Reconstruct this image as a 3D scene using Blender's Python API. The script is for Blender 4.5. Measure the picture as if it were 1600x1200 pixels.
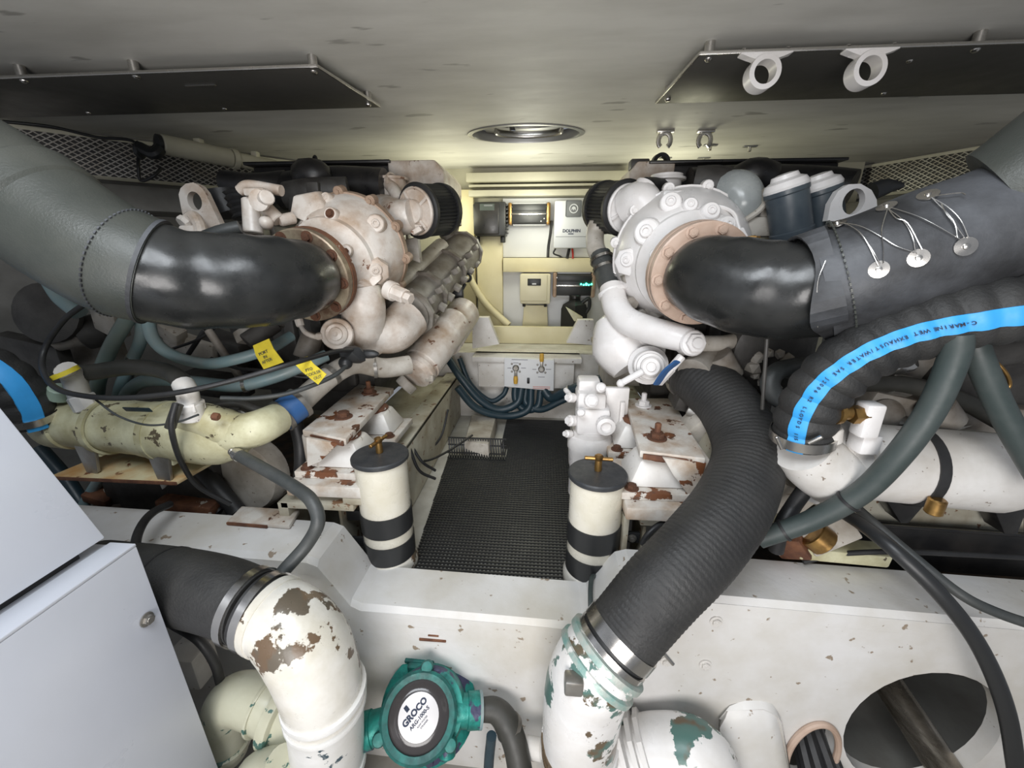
import bpy, bmesh, math, random
from mathutils import Vector, Matrix
from mathutils.geometry import intersect_line_plane
C = bpy.context; SC = C.scene; COL = SC.collection
for o in list(bpy.data.objects): bpy.data.objects.remove(o)
random.seed(7)
# ---------------------------------------------------------------- camera, world, lights, exposure
F = 620.0; PITCH = math.radians(17.9); YAW = math.radians(4.4); CAM = Vector((.17, 0, 1.27))
FW = Vector((-math.sin(YAW)*math.cos(PITCH), math.cos(YAW)*math.cos(PITCH), -math.sin(PITCH)))
RT = Vector((math.cos(YAW), math.sin(YAW), 0)); UP = RT.cross(FW)
cd = bpy.data.cameras.new('camera'); cam = bpy.data.objects.new('camera', cd); COL.objects.link(cam)
cd.sensor_width = 36; cd.lens = F/1600*36; cd.clip_start = .02
m = Matrix((RT, UP, -FW)).transposed().to_4x4(); m.translation = CAM; cam.matrix_world = m
SC.camera = cam
wd = bpy.data.worlds.new('world'); SC.world = wd; wd.use_nodes = True
wd.node_tree.nodes['Background'].inputs[0].default_value = (.86, .91, 1, 1)
wd.node_tree.nodes['Background'].inputs[1].default_value = .2
SC.view_settings.view_transform = 'Standard'; SC.view_settings.look = 'None'
SC.view_settings.exposure = .36; SC.view_settings.gamma = 1; SC.view_settings.use_curve_mapping = False
def area(name, loc, to, sx, sy, power, col):
    l = bpy.data.lights.new(name, 'AREA'); l.shape = 'RECTANGLE'; l.size = sx; l.size_y = sy; l.energy = power; l.color = col
    o = bpy.data.objects.new(name, l); COL.objects.link(o); o.location = loc
    o.rotation_euler = (Vector(to)-Vector(loc)).to_track_quat('-Z', 'Y').to_euler()
def point(name, loc, power, col, r=.06):
    l = bpy.data.lights.new(name, 'POINT'); l.energy = power; l.color = col; l.shadow_soft_size = r
    o = bpy.data.objects.new(name, l); COL.objects.link(o); o.location = loc
area('hatch_daylight', (-.25, -.1, 2.4), (-.1, 1.1, .2), 1.3, .9, 36, (.90, .95, 1))     # open hatch above and behind the camera
area('doorway_daylight', (.1, -1.5, .75), (.05, 2, 1.35), 1.5, 1.3, 52, (1, .97, .95))
point('lamp_port', (-.62, 3.35, 1.60), 6, (1, .98, .74), .16)       # the room's own lamps at the forward end, over the engines
point('lamp_starboard', (1.10, 3.4, 1.62), 6, (1, .98, .74), .16)
point('lamp_forward', (.05, 3.3, 1.62), 7, (1, .99, .82), .14)

# ---------------------------------------------------------------- pixel helpers (1600x1200 frame of the photograph)
def ray(x, y): return FW + RT*((x-800)/F) - UP*((y-600)/F)
def W(x, y, Y): d = ray(x, y); return CAM + d*(Y/d.y)
def Wz(x, y, z): d = ray(x, y); return CAM + d*((z-CAM.z)/d.z)
def Wp(x, y, p0, n): d = ray(x, y); return CAM + d*((Vector(p0)-CAM).dot(n)/d.dot(n))
def V(*a): return Vector(a)
X_, Y_, Z_ = V(1, 0, 0), V(0, 1, 0), V(0, 0, 1)

# ---------------------------------------------------------------- mesh builders
def frame(ax):
    ax = ax.normalized(); a = Z_ if abs(ax.z) < .9 else X_
    u = ax.cross(a).normalized(); return u, ax.cross(u).normalized(), ax
def spline(P, n=8):
    P = [Vector(p) for p in P]
    if len(P) < 3: return [P[0].lerp(P[-1], i/n) for i in range(n+1)], [i/n for i in range(n+1)]
    Q = [P[0]*2-P[1]] + P + [P[-1]*2-P[-2]]; out = []; ts = []
    for i in range(1, len(Q)-2):
        a, b, c, d = Q[i-1:i+3]
        for k in range(n):
            t = k/n; out.append(.5*((2*b)+(c-a)*t+(2*a-5*b+4*c-d)*t*t+(3*b-a-3*c+d)*t**3)); ts.append(i-1+t)
    out.append(P[-1]); ts.append(len(P)-1); return out, ts
def frames(S):
    T = [(S[min(i+1, len(S)-1)]-S[max(i-1, 0)]).normalized() for i in range(len(S))]
    u = frame(T[0])[0]; R = []
    for t in T:
        u = (u-t*u.dot(t)).normalized(); R.append((u, t.cross(u), t))
    return R
def resample(S, ts, step):
    L = [0]
    for a, b in zip(S, S[1:]): L.append(L[-1]+(b-a).length)
    n = max(2, int(L[-1]/step)); out = []; to = []; j = 0
    for i in range(n+1):
        d = L[-1]*i/n
        while j < len(L)-2 and L[j+1] < d: j += 1
        f = (d-L[j])/max(1e-9, L[j+1]-L[j]); out.append(S[j].lerp(S[j+1], f)); to.append(ts[j]+(ts[j+1]-ts[j])*f)
    return out, to, L[-1]
class MB:
    def __init__(s): s.bm = bmesh.new()
    def faces(s, vs, fs):
        v = [s.bm.verts.new(p) for p in vs]; r = []
        for f in fs:
            try: r.append(s.bm.faces.new([v[i] for i in f]))
            except ValueError: pass
        return v, r
    def bev(s, v, b, seg=2):
        if b:
            es = {e for x in v for e in x.link_edges}
            bmesh.ops.bevel(s.bm, geom=list(es), offset=b, segments=seg, affect='EDGES', profile=.5)
    def hexa(s, p, bev=0):                     # p: bottom loop of 4, then top loop of 4
        v, f = s.faces(p, [(0, 3, 2, 1), (4, 5, 6, 7), (0, 1, 5, 4), (1, 2, 6, 5), (2, 3, 7, 6), (3, 0, 4, 7)]); s.bev(v, bev); return s
    def box(s, c, d, bev=0, R=None):
        c = Vector(c); R = R or Matrix.Identity(3); q = [(-1, -1, -1), (1, -1, -1), (1, 1, -1), (-1, 1, -1), (-1, -1, 1), (1, -1, 1), (1, 1, 1), (-1, 1, 1)]
        return s.hexa([c + R @ V(a*d[0]/2, b*d[1]/2, e*d[2]/2) for a, b, e in q], bev)
    def bar(s, a, b, w, h, bev=0, up=Z_):        # bar of section w x h from a to b
        a, b = Vector(a), Vector(b); t = (b-a).normalized(); u = t.cross(up)
        u = u.normalized() if u.length > 1e-4 else X_; v = u.cross(t)
        f = lambda p: [p-u*w/2-v*h/2, p+u*w/2-v*h/2, p+u*w/2+v*h/2, p-u*w/2+v*h/2]
        return s.hexa(f(a)+f(b), bev)
    def prism(s, pts, vec, bev=0):
        n = len(pts); vec = Vector(vec); P = [Vector(p) for p in pts]
        v, f = s.faces(P+[p+vec for p in P], [tuple(range(n))[::-1], tuple(range(n, 2*n))]+[(i, (i+1) % n, n+(i+1) % n, n+i) for i in range(n)])
        s.bev(v, bev); return s
    def holed(s, outer, holes, vec):           # plate with holes: outline and holes are 3-D loops in one plane
        bm = bmesh.new(); es = []
        for lp in [outer]+holes:
            vs = [bm.verts.new(p) for p in lp]
            es += [bm.edges.new((vs[i], vs[(i+1) % len(vs)])) for i in range(len(vs))]
        bmesh.ops.triangle_fill(bm, edges=es, use_beauty=True)
        g = bmesh.ops.extrude_face_region(bm, geom=bm.faces[:])
        bmesh.ops.translate(bm, vec=Vector(vec), verts=[x for x in g['geom'] if isinstance(x, bmesh.types.BMVert)])
        me = bpy.data.meshes.new('t'); bm.to_mesh(me); bm.free(); s.bm.from_mesh(me); bpy.data.meshes.remove(me); return s
    def rings(s, L, closed_ends=True, loop=False):   # L: list of rings of equal length
        n = len(L[0]); vs = [[s.bm.verts.new(p) for p in r] for r in L]
        for a, b in zip(vs, vs[1:]+([vs[0]] if loop else [])):
            for i in range(n): s.bm.faces.new((a[i], a[(i+1) % n], b[(i+1) % n], b[i]))
        if closed_ends and not loop:
            s.bm.faces.new(vs[0][::-1]); s.bm.faces.new(vs[-1])
        return s
    def tube(s, P, r, seg=14, n=8, step=None, wave=None, flat=None, caps=True):
        S, ts = spline(P, n)
        L = 1
        if step: S, ts, L = resample(S, ts, step)
        rr = r if isinstance(r, (list, tuple)) else [r]*len(P)
        if len(rr) != len(P): rr = [rr[0]+(rr[-1]-rr[0])*i/(len(P)-1) for i in range(len(P))]
        out = []; d = 0; prev = S[0]
        for p, t, (u, v, w) in zip(S, ts, frames(S)):
            d += (p-prev).length; prev = p
            i = min(int(t), len(rr)-2); q = rr[i]+(rr[i+1]-rr[i])*(t-i)
            ring = []
            for k in range(seg):
                a = 2*math.pi*k/seg; k2 = q*(1+(wave(d, a) if wave else 0))
                ring.append(p+u*(math.cos(a)*k2)+v*(math.sin(a)*k2*(flat or 1)))
            out.append(ring)
        return s.rings(out, caps)
    def lathe(s, prof, o, ax, seg=28, loop=False, squash=None):       # prof: (radius, height along axis)
        u, v, w = frame(Vector(ax)); o = Vector(o); L = []
        for r, h in prof:
            L.append([o+w*h+(u*math.cos(2*math.pi*k/seg)+v*math.sin(2*math.pi*k/seg))*max(r, 1e-4) for k in range(seg)])
        return s.rings(L, True, loop)
    def cyl(s, a, b, r, seg=20, c=.004):
        a, b = Vector(a), Vector(b); h = (b-a).length; c = min(c, h*.3, r*.3)
        return s.lathe([(r-c, 0), (r, c), (r, h-c), (r-c, h)], a, b-a, seg)
    def ringz(s, o, ax, ri, ro, h, seg=28):    # a flat ring
        return s.lathe([(ri, 0), (ro, 0), (ro, h), (ri, h)], o, ax, seg, loop=True)
    def ball(s, c, r, sc=(1, 1, 1), sub=2, noise=0):
        g = bmesh.ops.create_icosphere(s.bm, subdivisions=sub, radius=1)
        for v in g['verts']:
            k = r*(1+noise*(random.random()-.5)); v.co = Vector(c)+V(v.co.x*sc[0], v.co.y*sc[1], v.co.z*sc[2])*k
        return s
    def hexn(s, c, ax, r, h):
        u, v, w = frame(Vector(ax)); c = Vector(c)
        f = lambda k: [c+w*k+(u*math.cos(i*math.pi/3)+v*math.sin(i*math.pi/3))*r for i in range(6)]
        return s.rings([f(0), f(h)])
    def done(s, name, mat, parent=None, label=None, cat=None, group=None, kind=None, smooth=.55):
        bmesh.ops.recalc_face_normals(s.bm, faces=s.bm.faces[:])
        co = [v.co for v in s.bm.verts]
        lo = V(*[min(c[i] for c in co) for i in range(3)]); hi = V(*[max(c[i] for c in co) for i in range(3)]); c = (lo+hi)/2
        bmesh.ops.translate(s.bm, vec=-c, verts=s.bm.verts[:])
        me = bpy.data.meshes.new(name); s.bm.to_mesh(me); s.bm.free()
        me.materials.append(mat)
        if smooth:
            me.polygons.foreach_set('use_smooth', [True]*len(me.polygons)); me.set_sharp_from_angle(angle=smooth)
        return link(name, me, c, parent, label, cat, group, kind)
LOC = {}
def link(name, data, c, parent=None, label=None, cat=None, group=None, kind=None):
    o = bpy.data.objects.new(name, data); COL.objects.link(o); o.location = c; LOC[o.name] = Vector(c)
    if parent: o.parent = parent; o.matrix_parent_inverse = Matrix.Translation(-LOC[parent.name])
    for k, v in (('label', label), ('category', cat), ('group', group), ('kind', kind)):
        if v: o[k] = v
    return o
def T(name, label, cat, loc, group=None): return link(name, None, Vector(loc), None, label, cat, group)
BOLT = {}
def bolt(p, ax, r, mat, parent, kind='hex', h=.8, name='bolt', label=None):
    key = (kind, mat.name)
    if key not in BOLT:
        b = MB()
        if kind == 'hex': b.lathe([(1.45, 0), (1.45, .22), (1.3, .25)], (0, 0, 0), Z_, 16); b.hexn((0, 0, .2), Z_, 1, h); b.lathe([(.72, 0), (.68, .1)], (0, 0, h+.2), Z_, 12)
        elif kind == 'socket': b.lathe([(1, 0), (1, h-.15), (.85, h), (.5, h), (.5, h*.5), (.01, h*.5)], (0, 0, 0), Z_, 14)
        else: b.lathe([(1, 0), (.95, h*.3), (.6, h*.7), (.01, h*.8)], (0, 0, 0), Z_, 12)
        bmesh.ops.recalc_face_normals(b.bm, faces=b.bm.faces[:])
        me = bpy.data.meshes.new(name); b.bm.to_mesh(me); b.bm.free(); me.materials.append(mat)
        me.polygons.foreach_set('use_smooth', [True]*len(me.polygons)); me.set_sharp_from_angle(angle=.5); BOLT[key] = me
    o = link(name, BOLT[key], Vector(p), parent, label)
    o.rotation_mode = 'QUATERNION'; o.rotation_quaternion = Z_.rotation_difference(Vector(ax).normalized()); o.scale = (r, r, r)
    return o
def text(s, size, o, xd, yd, mat, parent, name='lettering', sx=1, bold=0):
    cu = bpy.data.curves.new('t', 'FONT'); cu.body = s; cu.size = size; cu.align_x = 'CENTER'; cu.align_y = 'CENTER'; cu.extrude = .0004; cu.offset = bold; cu.resolution_u = 3
    t = bpy.data.objects.new('t', cu); COL.objects.link(t)
    me = bpy.data.meshes.new_from_object(t.evaluated_get(C.evaluated_depsgraph_get())); bpy.data.objects.remove(t)
    xd = Vector(xd).normalized(); zd = xd.cross(Vector(yd)).normalized(); yd = zd.cross(xd)
    for v in me.vertices: v.co = xd*(v.co.x*sx)+yd*v.co.y+zd*(v.co.z+.0006)
    me.materials.clear(); me.materials.append(mat)
    return link(name, me, Vector(o), parent)

# ---------------------------------------------------------------- materials
def mat(name, col, rough=.5, metal=0, grime=None, ga=.0, gs=4, chip=None, ca=0, cs=9, chip2=None, bump=0, bs=60, spec=.5, speck=None, sa=0, ss=45, stretch=None, rough_var=.1, emit=None):
    M = bpy.data.materials.new(name); M.use_nodes = True; N = M.node_tree.nodes; K = M.node_tree.links.new
    B = N['Principled BSDF']; B.inputs['Roughness'].default_value = rough; B.inputs['Metallic'].default_value = metal
    B.inputs['Specular IOR Level'].default_value = spec
    B.inputs['Base Color'].default_value = (*col, 1)
    tc = N.new('ShaderNodeTexCoord'); vec = tc.outputs['Object']
    if stretch:
        mp = N.new('ShaderNodeMapping'); mp.inputs['Scale'].default_value = stretch; K(vec, mp.inputs[0]); vec = mp.outputs[0]
    def noise(sc, det=5, ro=.6, off=0):
        n = N.new('ShaderNodeTexNoise'); n.noise_dimensions = '4D'; n.inputs['W'].default_value = off; n.inputs['Scale'].default_value = sc; n.inputs['Detail'].default_value = det; n.inputs['Roughness'].default_value = ro
        K(vec, n.inputs['Vector']); return n.outputs['Fac']
    def ramp(f, a, b, hi=1.0):
        r = N.new('ShaderNodeMapRange'); r.inputs[1].default_value = a; r.inputs[2].default_value = b; r.inputs[4].default_value = hi; K(f, r.inputs[0]); return r.outputs[0]
    cur = None
    def mix(f, c2):
        nonlocal cur
        x = N.new('ShaderNodeMix'); x.data_type = 'RGBA'; K(f, x.inputs[0])
        if cur is None: x.inputs[6].default_value = (*col, 1)
        else: K(cur, x.inputs[6])
        if isinstance(c2, tuple): x.inputs[7].default_value = (*c2, 1)
        else: K(c2, x.inputs[7])
        cur = x.outputs[2]
    if grime: mix(ramp(noise(gs), .40, .66, ga), grime)
    if speck: mix(ramp(noise(ss, 3, .5, 3), .63-sa, .66-sa), speck)
    if chip:
        cf = ramp(noise(cs, 6, .62, 7), .635-ca, .648-ca)
        if chip2:
            y = N.new('ShaderNodeMix'); y.data_type = 'RGBA'; K(ramp(noise(cs*1.7, 3, .5, 11), .5, .56), y.inputs[0]); y.inputs[6].default_value = (*chip, 1); y.inputs[7].default_value = (*chip2, 1); mix(cf, y.outputs[2])
        else: mix(cf, chip)
    if cur is not None: K(cur, B.inputs['Base Color'])
    if rough_var:
        K(ramp(noise(gs*2+3, 4, .6, 5), .3, .7, 1), (mr := N.new('ShaderNodeMapRange')).inputs[0]); mr.inputs[3].default_value = max(.03, rough-rough_var); mr.inputs[4].default_value = min(1, rough+rough_var); K(mr.outputs[0], B.inputs['Roughness'])
    if bump:
        b = N.new('ShaderNodeBump'); b.inputs['Strength'].default_value = bump; b.inputs['Distance'].default_value = .004; K(noise(bs, 4), b.inputs['Height']); K(b.outputs[0], B.inputs['Normal'])
    if emit: B.inputs['Emission Color'].default_value = (*emit[:3], 1); B.inputs['Emission Strength'].default_value = emit[3]
    return M
BROWN = (.09, .055, .03); RUST = (.16, .06, .025); TEAL = (.02, .22, .19)
white = mat('white_paint', (.74, .72, .69), .38, grime=(.42, .37, .30), ga=.5, gs=5, speck=(.25, .2, .16), sa=-.03, bump=.25, bs=40)
white_l = mat('white_paint_warm', (.72, .665, .605), .33, grime=(.40, .28, .19), ga=.85, gs=8, chip=(.22, .12, .08), ca=.005, cs=11, bump=.35, bs=35)
white_r = mat('white_paint_clean', (.78, .76, .75), .34, grime=(.5, .45, .4), ga=.35, gs=5, bump=.25, bs=35)
white_dull = mat('white_paint_dull', (.50, .47, .42), .5, grime=(.24, .20, .15), ga=.8, gs=7, speck=(.2, .16, .12), sa=-.03, bump=.4, bs=30)
beamw = mat('beam_gelcoat', (.70, .69, .675), .38, grime=(.50, .46, .38), ga=.7, gs=2.6, speck=(.30, .24, .18), sa=-.03, ss=26, bump=.55, bs=12)
beam_top = mat('stringer_paint', (.54, .52, .43), .5, grime=(.30, .25, .17), ga=.9, gs=5, chip=(.2, .11, .06), ca=.03, cs=16, bump=.4, bs=20)
chippy = mat('chipped_white_paint', (.72, .70, .65), .33, grime=(.48, .44, .34), ga=.65, gs=6, chip=(.13, .085, .05), chip2=(.11, .09, .065), ca=.088, cs=6.5, bump=.4, bs=20)
chippy_teal = mat('chipped_paint_over_bronze', (.77, .76, .75), .33, grime=(.5, .46, .4), ga=.4, gs=5, chip=(.12, .085, .05), chip2=(.08, .16, .14), ca=.115, cs=5, bump=.35, bs=20)
spotty_w = mat('spotted_white_paint', (.74, .735, .72), .34, grime=(.5, .48, .42), ga=.5, gs=6, chip=(.04, .07, .09), ca=.03, cs=9, bump=.3, bs=18)
spotty = mat('spotted_cream_paint', (.52, .52, .41), .36, grime=(.38, .36, .25), ga=.5, gs=6, chip=(.05, .12, .10), ca=.045, cs=8, bump=.3, bs=18)
verdigris = mat('verdigris_bronze', (.42, .44, .40), .5, .2, grime=(.08, .30, .27), ga=.8, gs=16, speck=(.7, .7, .66), sa=.04, ss=22, bump=.6, bs=50)
cream = mat('cream_paint', (.62, .60, .41), .42, grime=(.36, .32, .17), ga=.9, gs=8, chip=(.10, .08, .05), ca=.02, cs=18, bump=.3, bs=40)
cream_y = mat('yellow_cream_paint', (.70, .64, .42), .5, grime=(.55, .47, .26), ga=.4, gs=4)
pot = mat('separator_cream_enamel', (.74, .71, .62), .3, grime=(.55, .50, .36), ga=.5, gs=6)
plate_w = mat('mount_plate_paint', (.64, .61, .56), .45, grime=(.38, .27, .18), ga=.9, gs=9, chip=RUST, chip2=(.10, .05, .03), ca=.06, cs=11, bump=.4, bs=35)
rusty = mat('rusted_steel', (.10, .04, .022), .8, grime=(.20, .085, .04), ga=.9, gs=18, chip=(.5, .46, .4), ca=.0, cs=12, bump=.8, bs=60)
rubber = mat('black_rubber', (.014, .014, .015), .5, grime=(.035, .035, .035), ga=.6, gs=6, bump=.15, bs=90)
hose_blk = mat('exhaust_hose_rubber', (.019, .019, .019), .6, grime=(.042, .041, .039), ga=.8, gs=5, bump=.6, bs=110)
hose_gr = mat('grey_hose_rubber', (.04, .045, .045), .5, grime=(.09, .09, .085), ga=.6, gs=9, bump=.2, bs=80)
hose_grn = mat('grey_green_hose_rubber', (.038, .052, .05), .5, grime=(.08, .09, .086), ga=.5, gs=9)
hose_blu = mat('blue_grey_hose_rubber', (.17, .26, .28), .42, grime=(.26, .28, .26), ga=.6, gs=10)
hose_sage = mat('sage_hose_rubber', (.12, .17, .155), .5, grime=(.2, .22, .2), ga=.5, gs=9)
hose_navy = mat('dark_teal_hose_rubber', (.012, .032, .046), .42, grime=(.03, .05, .06), ga=.5, gs=8)
hose_olv = mat('olive_black_hose_rubber', (.03, .03, .025), .52, grime=(.06, .056, .048), ga=.6, gs=9)
leather = mat('black_glossy_lagging', (.014, .015, .015), .3, grime=(.05, .05, .048), ga=.5, gs=5, bump=.3, bs=12, rough_var=.12)
cloth = mat('grey_lagging_cloth', (.046, .051, .045), .42, grime=(.10, .10, .084), ga=.55, gs=3, bump=.25, bs=180)
cloth_d = mat('dark_blanket_cloth', (.024, .0245, .026), .58, grime=(.10, .105, .115), ga=.9, gs=4.0, bump=.5, bs=30)
steel = mat('stainless_steel', (.62, .60, .57), .25, 1, rough_var=.08)
dsteel = mat('dull_steel', (.35, .34, .32), .42, .8, grime=(.2, .17, .13), ga=.6, gs=10)
galv = mat('plated_steel', (.32, .32, .315), .42, .75)
pewter = mat('brushed_plate', (.10, .098, .09), .42, .5, rough_var=.05)
brass = mat('brass', (.45, .27, .09), .35, .9, grime=(.18, .10, .04), ga=.7, gs=20)
bronze = mat('tan_gasket_metal', (.42, .30, .22), .55, .15, grime=(.2, .12, .07), ga=.7, gs=10)
flange_l = mat('aged_flange_steel', (.36, .30, .21), .45, .45, grime=(.12, .07, .045), ga=1, gs=12)
flange_r = mat('salmon_flange_paint', (.52, .39, .31), .5, grime=(.36, .24, .17), ga=.7, gs=8)
black = mat('black_plastic', (.02, .021, .022), .42, rough_var=.05)
blackp = mat('black_paint', (.012, .012, .013), .35, grime=(.05, .045, .04), ga=.5, gs=8)
lidm = mat('dark_grey_lid', (.028, .031, .035), .5, grime=(.06, .06, .06), ga=.6, gs=20, bump=.25, bs=150)
engdark = mat('engine_dark_paint', (.06, .057, .052), .55, grime=(.025, .022, .02), ga=.9, gs=9, bump=.5, bs=25)
enggrey = mat('engine_grey_paint', (.30, .28, .25), .5, grime=(.13, .105, .08), ga=.9, gs=8, bump=.5, bs=25)
lblue = mat('blue_silicone', (.03, .10, .26), .42, rough_var=.05)
stripe = mat('bright_blue_stripe', (.04, .36, .80), .5, grime=(.03, .27, .62), ga=.4, gs=18)
ink = mat('black_ink', (.02, .03, .06), .7, rough_var=0)
panelw = mat('white_panel', (.72, .73, .74), .5, grime=(.62, .62, .62), ga=.3, gs=3)
box_w = mat('grey_white_gelcoat', (.58, .60, .66), .34, grime=(.52, .53, .56), ga=.3, gs=2.5, bump=.08, bs=25)
ceilm = mat('grey_headliner', (.62, .61, .565), .6, grime=(.44, .43, .39), ga=.7, gs=2.2, speck=(.36, .35, .32), sa=-.02, ss=5, bump=.1, bs=8, stretch=(.6, 2.2, 1), rough_var=.06)
hull = mat('hull_cream_paint', (.50, .48, .38), .5, grime=(.36, .34, .26), ga=.5, gs=3)
hull_dark = mat('hull_grey_paint', (.16, .155, .14), .6, grime=(.08, .075, .065), ga=.7, gs=4)
bilge = mat('bilge_paint', (.34, .33, .30), .5, grime=(.22, .2, .17), ga=.8, gs=4)
sole = mat('sole_paint', (.58, .57, .52), .55, grime=(.36, .33, .28), ga=.7, gs=6)
dirt = mat('bilge_dirt', (.035, .03, .025), .9, grime=(.10, .06, .035), ga=.8, gs=14, bump=.8, bs=30)
tagm = mat('yellow_tag', (.72, .58, .04), .5, grime=(.5, .38, .03), ga=.4, gs=25)
silver = mat('silver_label', (.62, .60, .60), .4, .2)
greenb = mat('green_patina_bronze', (.01, .13, .11), .42, .25, grime=(.02, .30, .25), ga=.9, gs=22, speck=(.05, .05, .10), sa=.05, ss=16, bump=.4, bs=60)
greend = mat('dark_green_bronze', (.015, .07, .065), .5, .25, grime=(.02, .2, .17), ga=.7, gs=20)
glassd = mat('smoky_bowl', (.05, .045, .045), .15, rough_var=.02)
led = mat('green_led', (.0, .3, .15), .4, emit=(.05, 1, .55, 9))
grey_lbl = mat('grey_badge', (.17, .18, .19), .5)
charger = mat('charger_grey', (.62, .64, .67), .45, rough_var=.04)
redw = mat('red_wire', (.5, .03, .02), .5)
orangew = mat('orange_handle_grip', (.62, .36, .05), .5)
filt_b = mat('blue_black_canister', (.045, .06, .075), .38, grime=(.1, .12, .13), ga=.5, gs=8)
duct = mat('translucent_grey_hose', (.26, .28, .28), .25, grime=(.4, .42, .41), ga=.6, gs=6)
# ---------------------------------------------------------------- setting
S = 'structure'
oval = [V(.04+.34*math.cos(a), 2.77+.185*math.sin(a), 1.98) for a in [2*math.pi*k/40 for k in range(40)]]
MB().holed([V(-3.4, 1.0, 1.98), V(3.4, 1.0, 1.98), V(3.4, 3.9, 1.98), V(-3.4, 3.9, 1.98)], [oval], (0, 0, .05)).done('ceiling', ceilm, kind=S, smooth=None)
hL0, hL1 = V(-2.79, 2.33, 0), V(-1.87, 3.22, 0)
dl = (hL1-hL0).normalized(); nl = V(-dl.y, dl.x, 0)
r0, r1 = Wz(1540, 226, 1.97), Wz(1330, 262, 1.97)
dr = (r1-r0); dr.z = 0; dr.normalize(); nr = V(-dr.y, dr.x, 0)
def wallseg(name, p, d, a, b, z0, z1, m_, t):
    A, B = p+d*a, p+d*b; A.z = B.z = z0
    MB().hexa([A, B, B+t, A+t]+[q+V(0, 0, z1-z0) for q in (A, B, B+t, A+t)]).done(name, m_, kind=S, smooth=None)
wallseg('wall_left', hL0, dl, -1.6, 1.75, -.8, 1.98, hull_dark, V(-.1, .1, 0))
wallseg('wall_right', V(r0.x, r0.y, 0), dr, -1.6, 1.9, -.8, 1.98, hull_dark, V(.1, .1, 0))
MB().box((0, 3.78, 1.05), (5.4, .06, 2.1)).done('wall_back', hull, kind=S, smooth=None)
MB().box((0, 1.2, -.80), (6.2, 5.2, .1)).done('floor', bilge, kind=S, smooth=None)
MB().box((-.02, 2.15, -.02), (1.06, 1.82, .04), .003).done('floor', sole, kind=S)['label'] = 'raised aisle sole'
# transverse beam in front of the engines
def Y0(x): return 1.06-.025*x
prof = [(-2.4, .26), (-.64, .26), (-.60, .245), (-.50, .08), (-.465, .062), (.33, .062), (.36, .075), (.46, .215), (.50, .23), (2.5, .21)]
beam = MB()
for (xa, za), (xb, zb) in zip(prof, prof[1:]):
    f = lambda x, z, t: V(x, Y0(x)+t, z)
    for t0, t1, dz in ((0, .2, .07),):
        beam.hexa([f(xa, za-dz, t0), f(xb, zb-dz, t0), f(xb, zb-dz, t1), f(xa, za-dz, t1), f(xa, za-.018, t0), f(xb, zb-.018, t0), f(xb, zb, t1), f(xa, za, t1)])
        beam.hexa([f(xa, za-.02, t0), f(xb, zb-.02, t0), f(xb, zb-.02, t1), f(xa, za-.02, t1), f(xa, za, t0+.018), f(xb, zb, t0+.018), f(xb, zb, t1), f(xa, za, t1)])
def oloop(cx, cz, rx, rz, n=32): return [V(cx+rx*math.cos(2*math.pi*k/n), Y0(cx+rx*math.cos(2*math.pi*k/n)), cz+rz*math.sin(2*math.pi*k/n)) for k in range(n)]
HO = (1.485, -.275, .235, .28)
outer = [V(x, Y0(x)+.001, z) for x, z in [(-2.4, -.78), (2.5, -.78)]]+[V(x, Y0(x)+.001, z-.03) for x, z in prof[::-1]]
beam.holed(outer, [[p+V(0, .001, 0) for p in oloop(*HO)], [p+V(0, .001, 0) for p in oloop(1.17, -.44, .075, .155)]], (0, .05, 0))
beam.holed([V(x, Y0(x)+.15, z) for x, z in [(-2.4, -.05), (2.5, -.05)]]+[V(x, Y0(x)+.15, z-.03) for x, z in prof[::-1]], [], (0, .05, 0))
bo = beam.done('trim_1', beamw, kind=S, smooth=.7); bo['label'] = 'white transverse hull stringer with raised ends'
for px, py in [(1120, 973), (1103, 1041), (1042, 1037), (1058, 972)]:
    p = W(px, py, 1.035); p.y = Y0(p.x); bolt(p, (0, -1, 0), .014, white, bo, h=.55)
for p, mt in ((W(676, 1006, 1.05), rusty),):
    g = MB().box((p.x-.004, Y0(p.x)-.001, p.z), (.10, .006, .010), .002).box((p.x, Y0(p.x)-.001, p.z+.022), (.04, .005, .006), .002); g.done('rust_scar', rusty, bo)
g = MB().tube([V(.41, 1.255, .09), V(.375, 1.2, .13), V(.36, 1.1, .12), V(.362, 1.03, .06), V(.37, 1.02, -.05)], .009, 8); g.done('green_hose', hose_grn, None, 'thin green hose over the right shoulder of the white beam', 'hose')
# knee on the face of the beam
k = MB(); q = V(0, .14, 0)
P = [W(1112, 1128, 1.0), W(1222, 1118, 1.0), W(1262, 1300, .94), W(1128, 1300, .94)]
T_ = [W(1138, 1082, 1.06), W(1206, 1078, 1.06), W(1240, 1300, 1.06), W(1120, 1300, 1.06)]
k.hexa(P+T_, .05); ko = k.done('trim_2', beamw, kind=S, smooth=1.2); ko['label'] = 'rounded white knee on the beam face'
# engine beds (stringers)
def bed(sx):
    b = MB()
    xi = .5
    b.box((sx*(xi+.04), 2.15, .36), (.10, 1.75, .03), .004).box((sx*xi, 2.15, .19), (.02, 1.75, .36), .003)
    b.box((sx*(xi+.20), 2.15, .33), (.30, 1.75, .03), .004)
    b.box((sx*(xi+.34), 2.15, .1), (.04, 1.75, .48))
    return b
o = bed(-1).done('trim_3', beam_top, kind=S); o['label'] = 'left engine bed stringer with chipped edge'
o = bed(1).done('trim_4', beam_top, kind=S); o['label'] = 'right engine bed stringer with chipped edge'
MB().box((-1.55, 2.1, -.02), (1.3, 1.7, .05)).box((1.6, 2.1, -.02), (1.4, 1.7, .05)).done('floor', dirt, kind=S, smooth=None)['label'] = 'dirty bilge under the engines'
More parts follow.
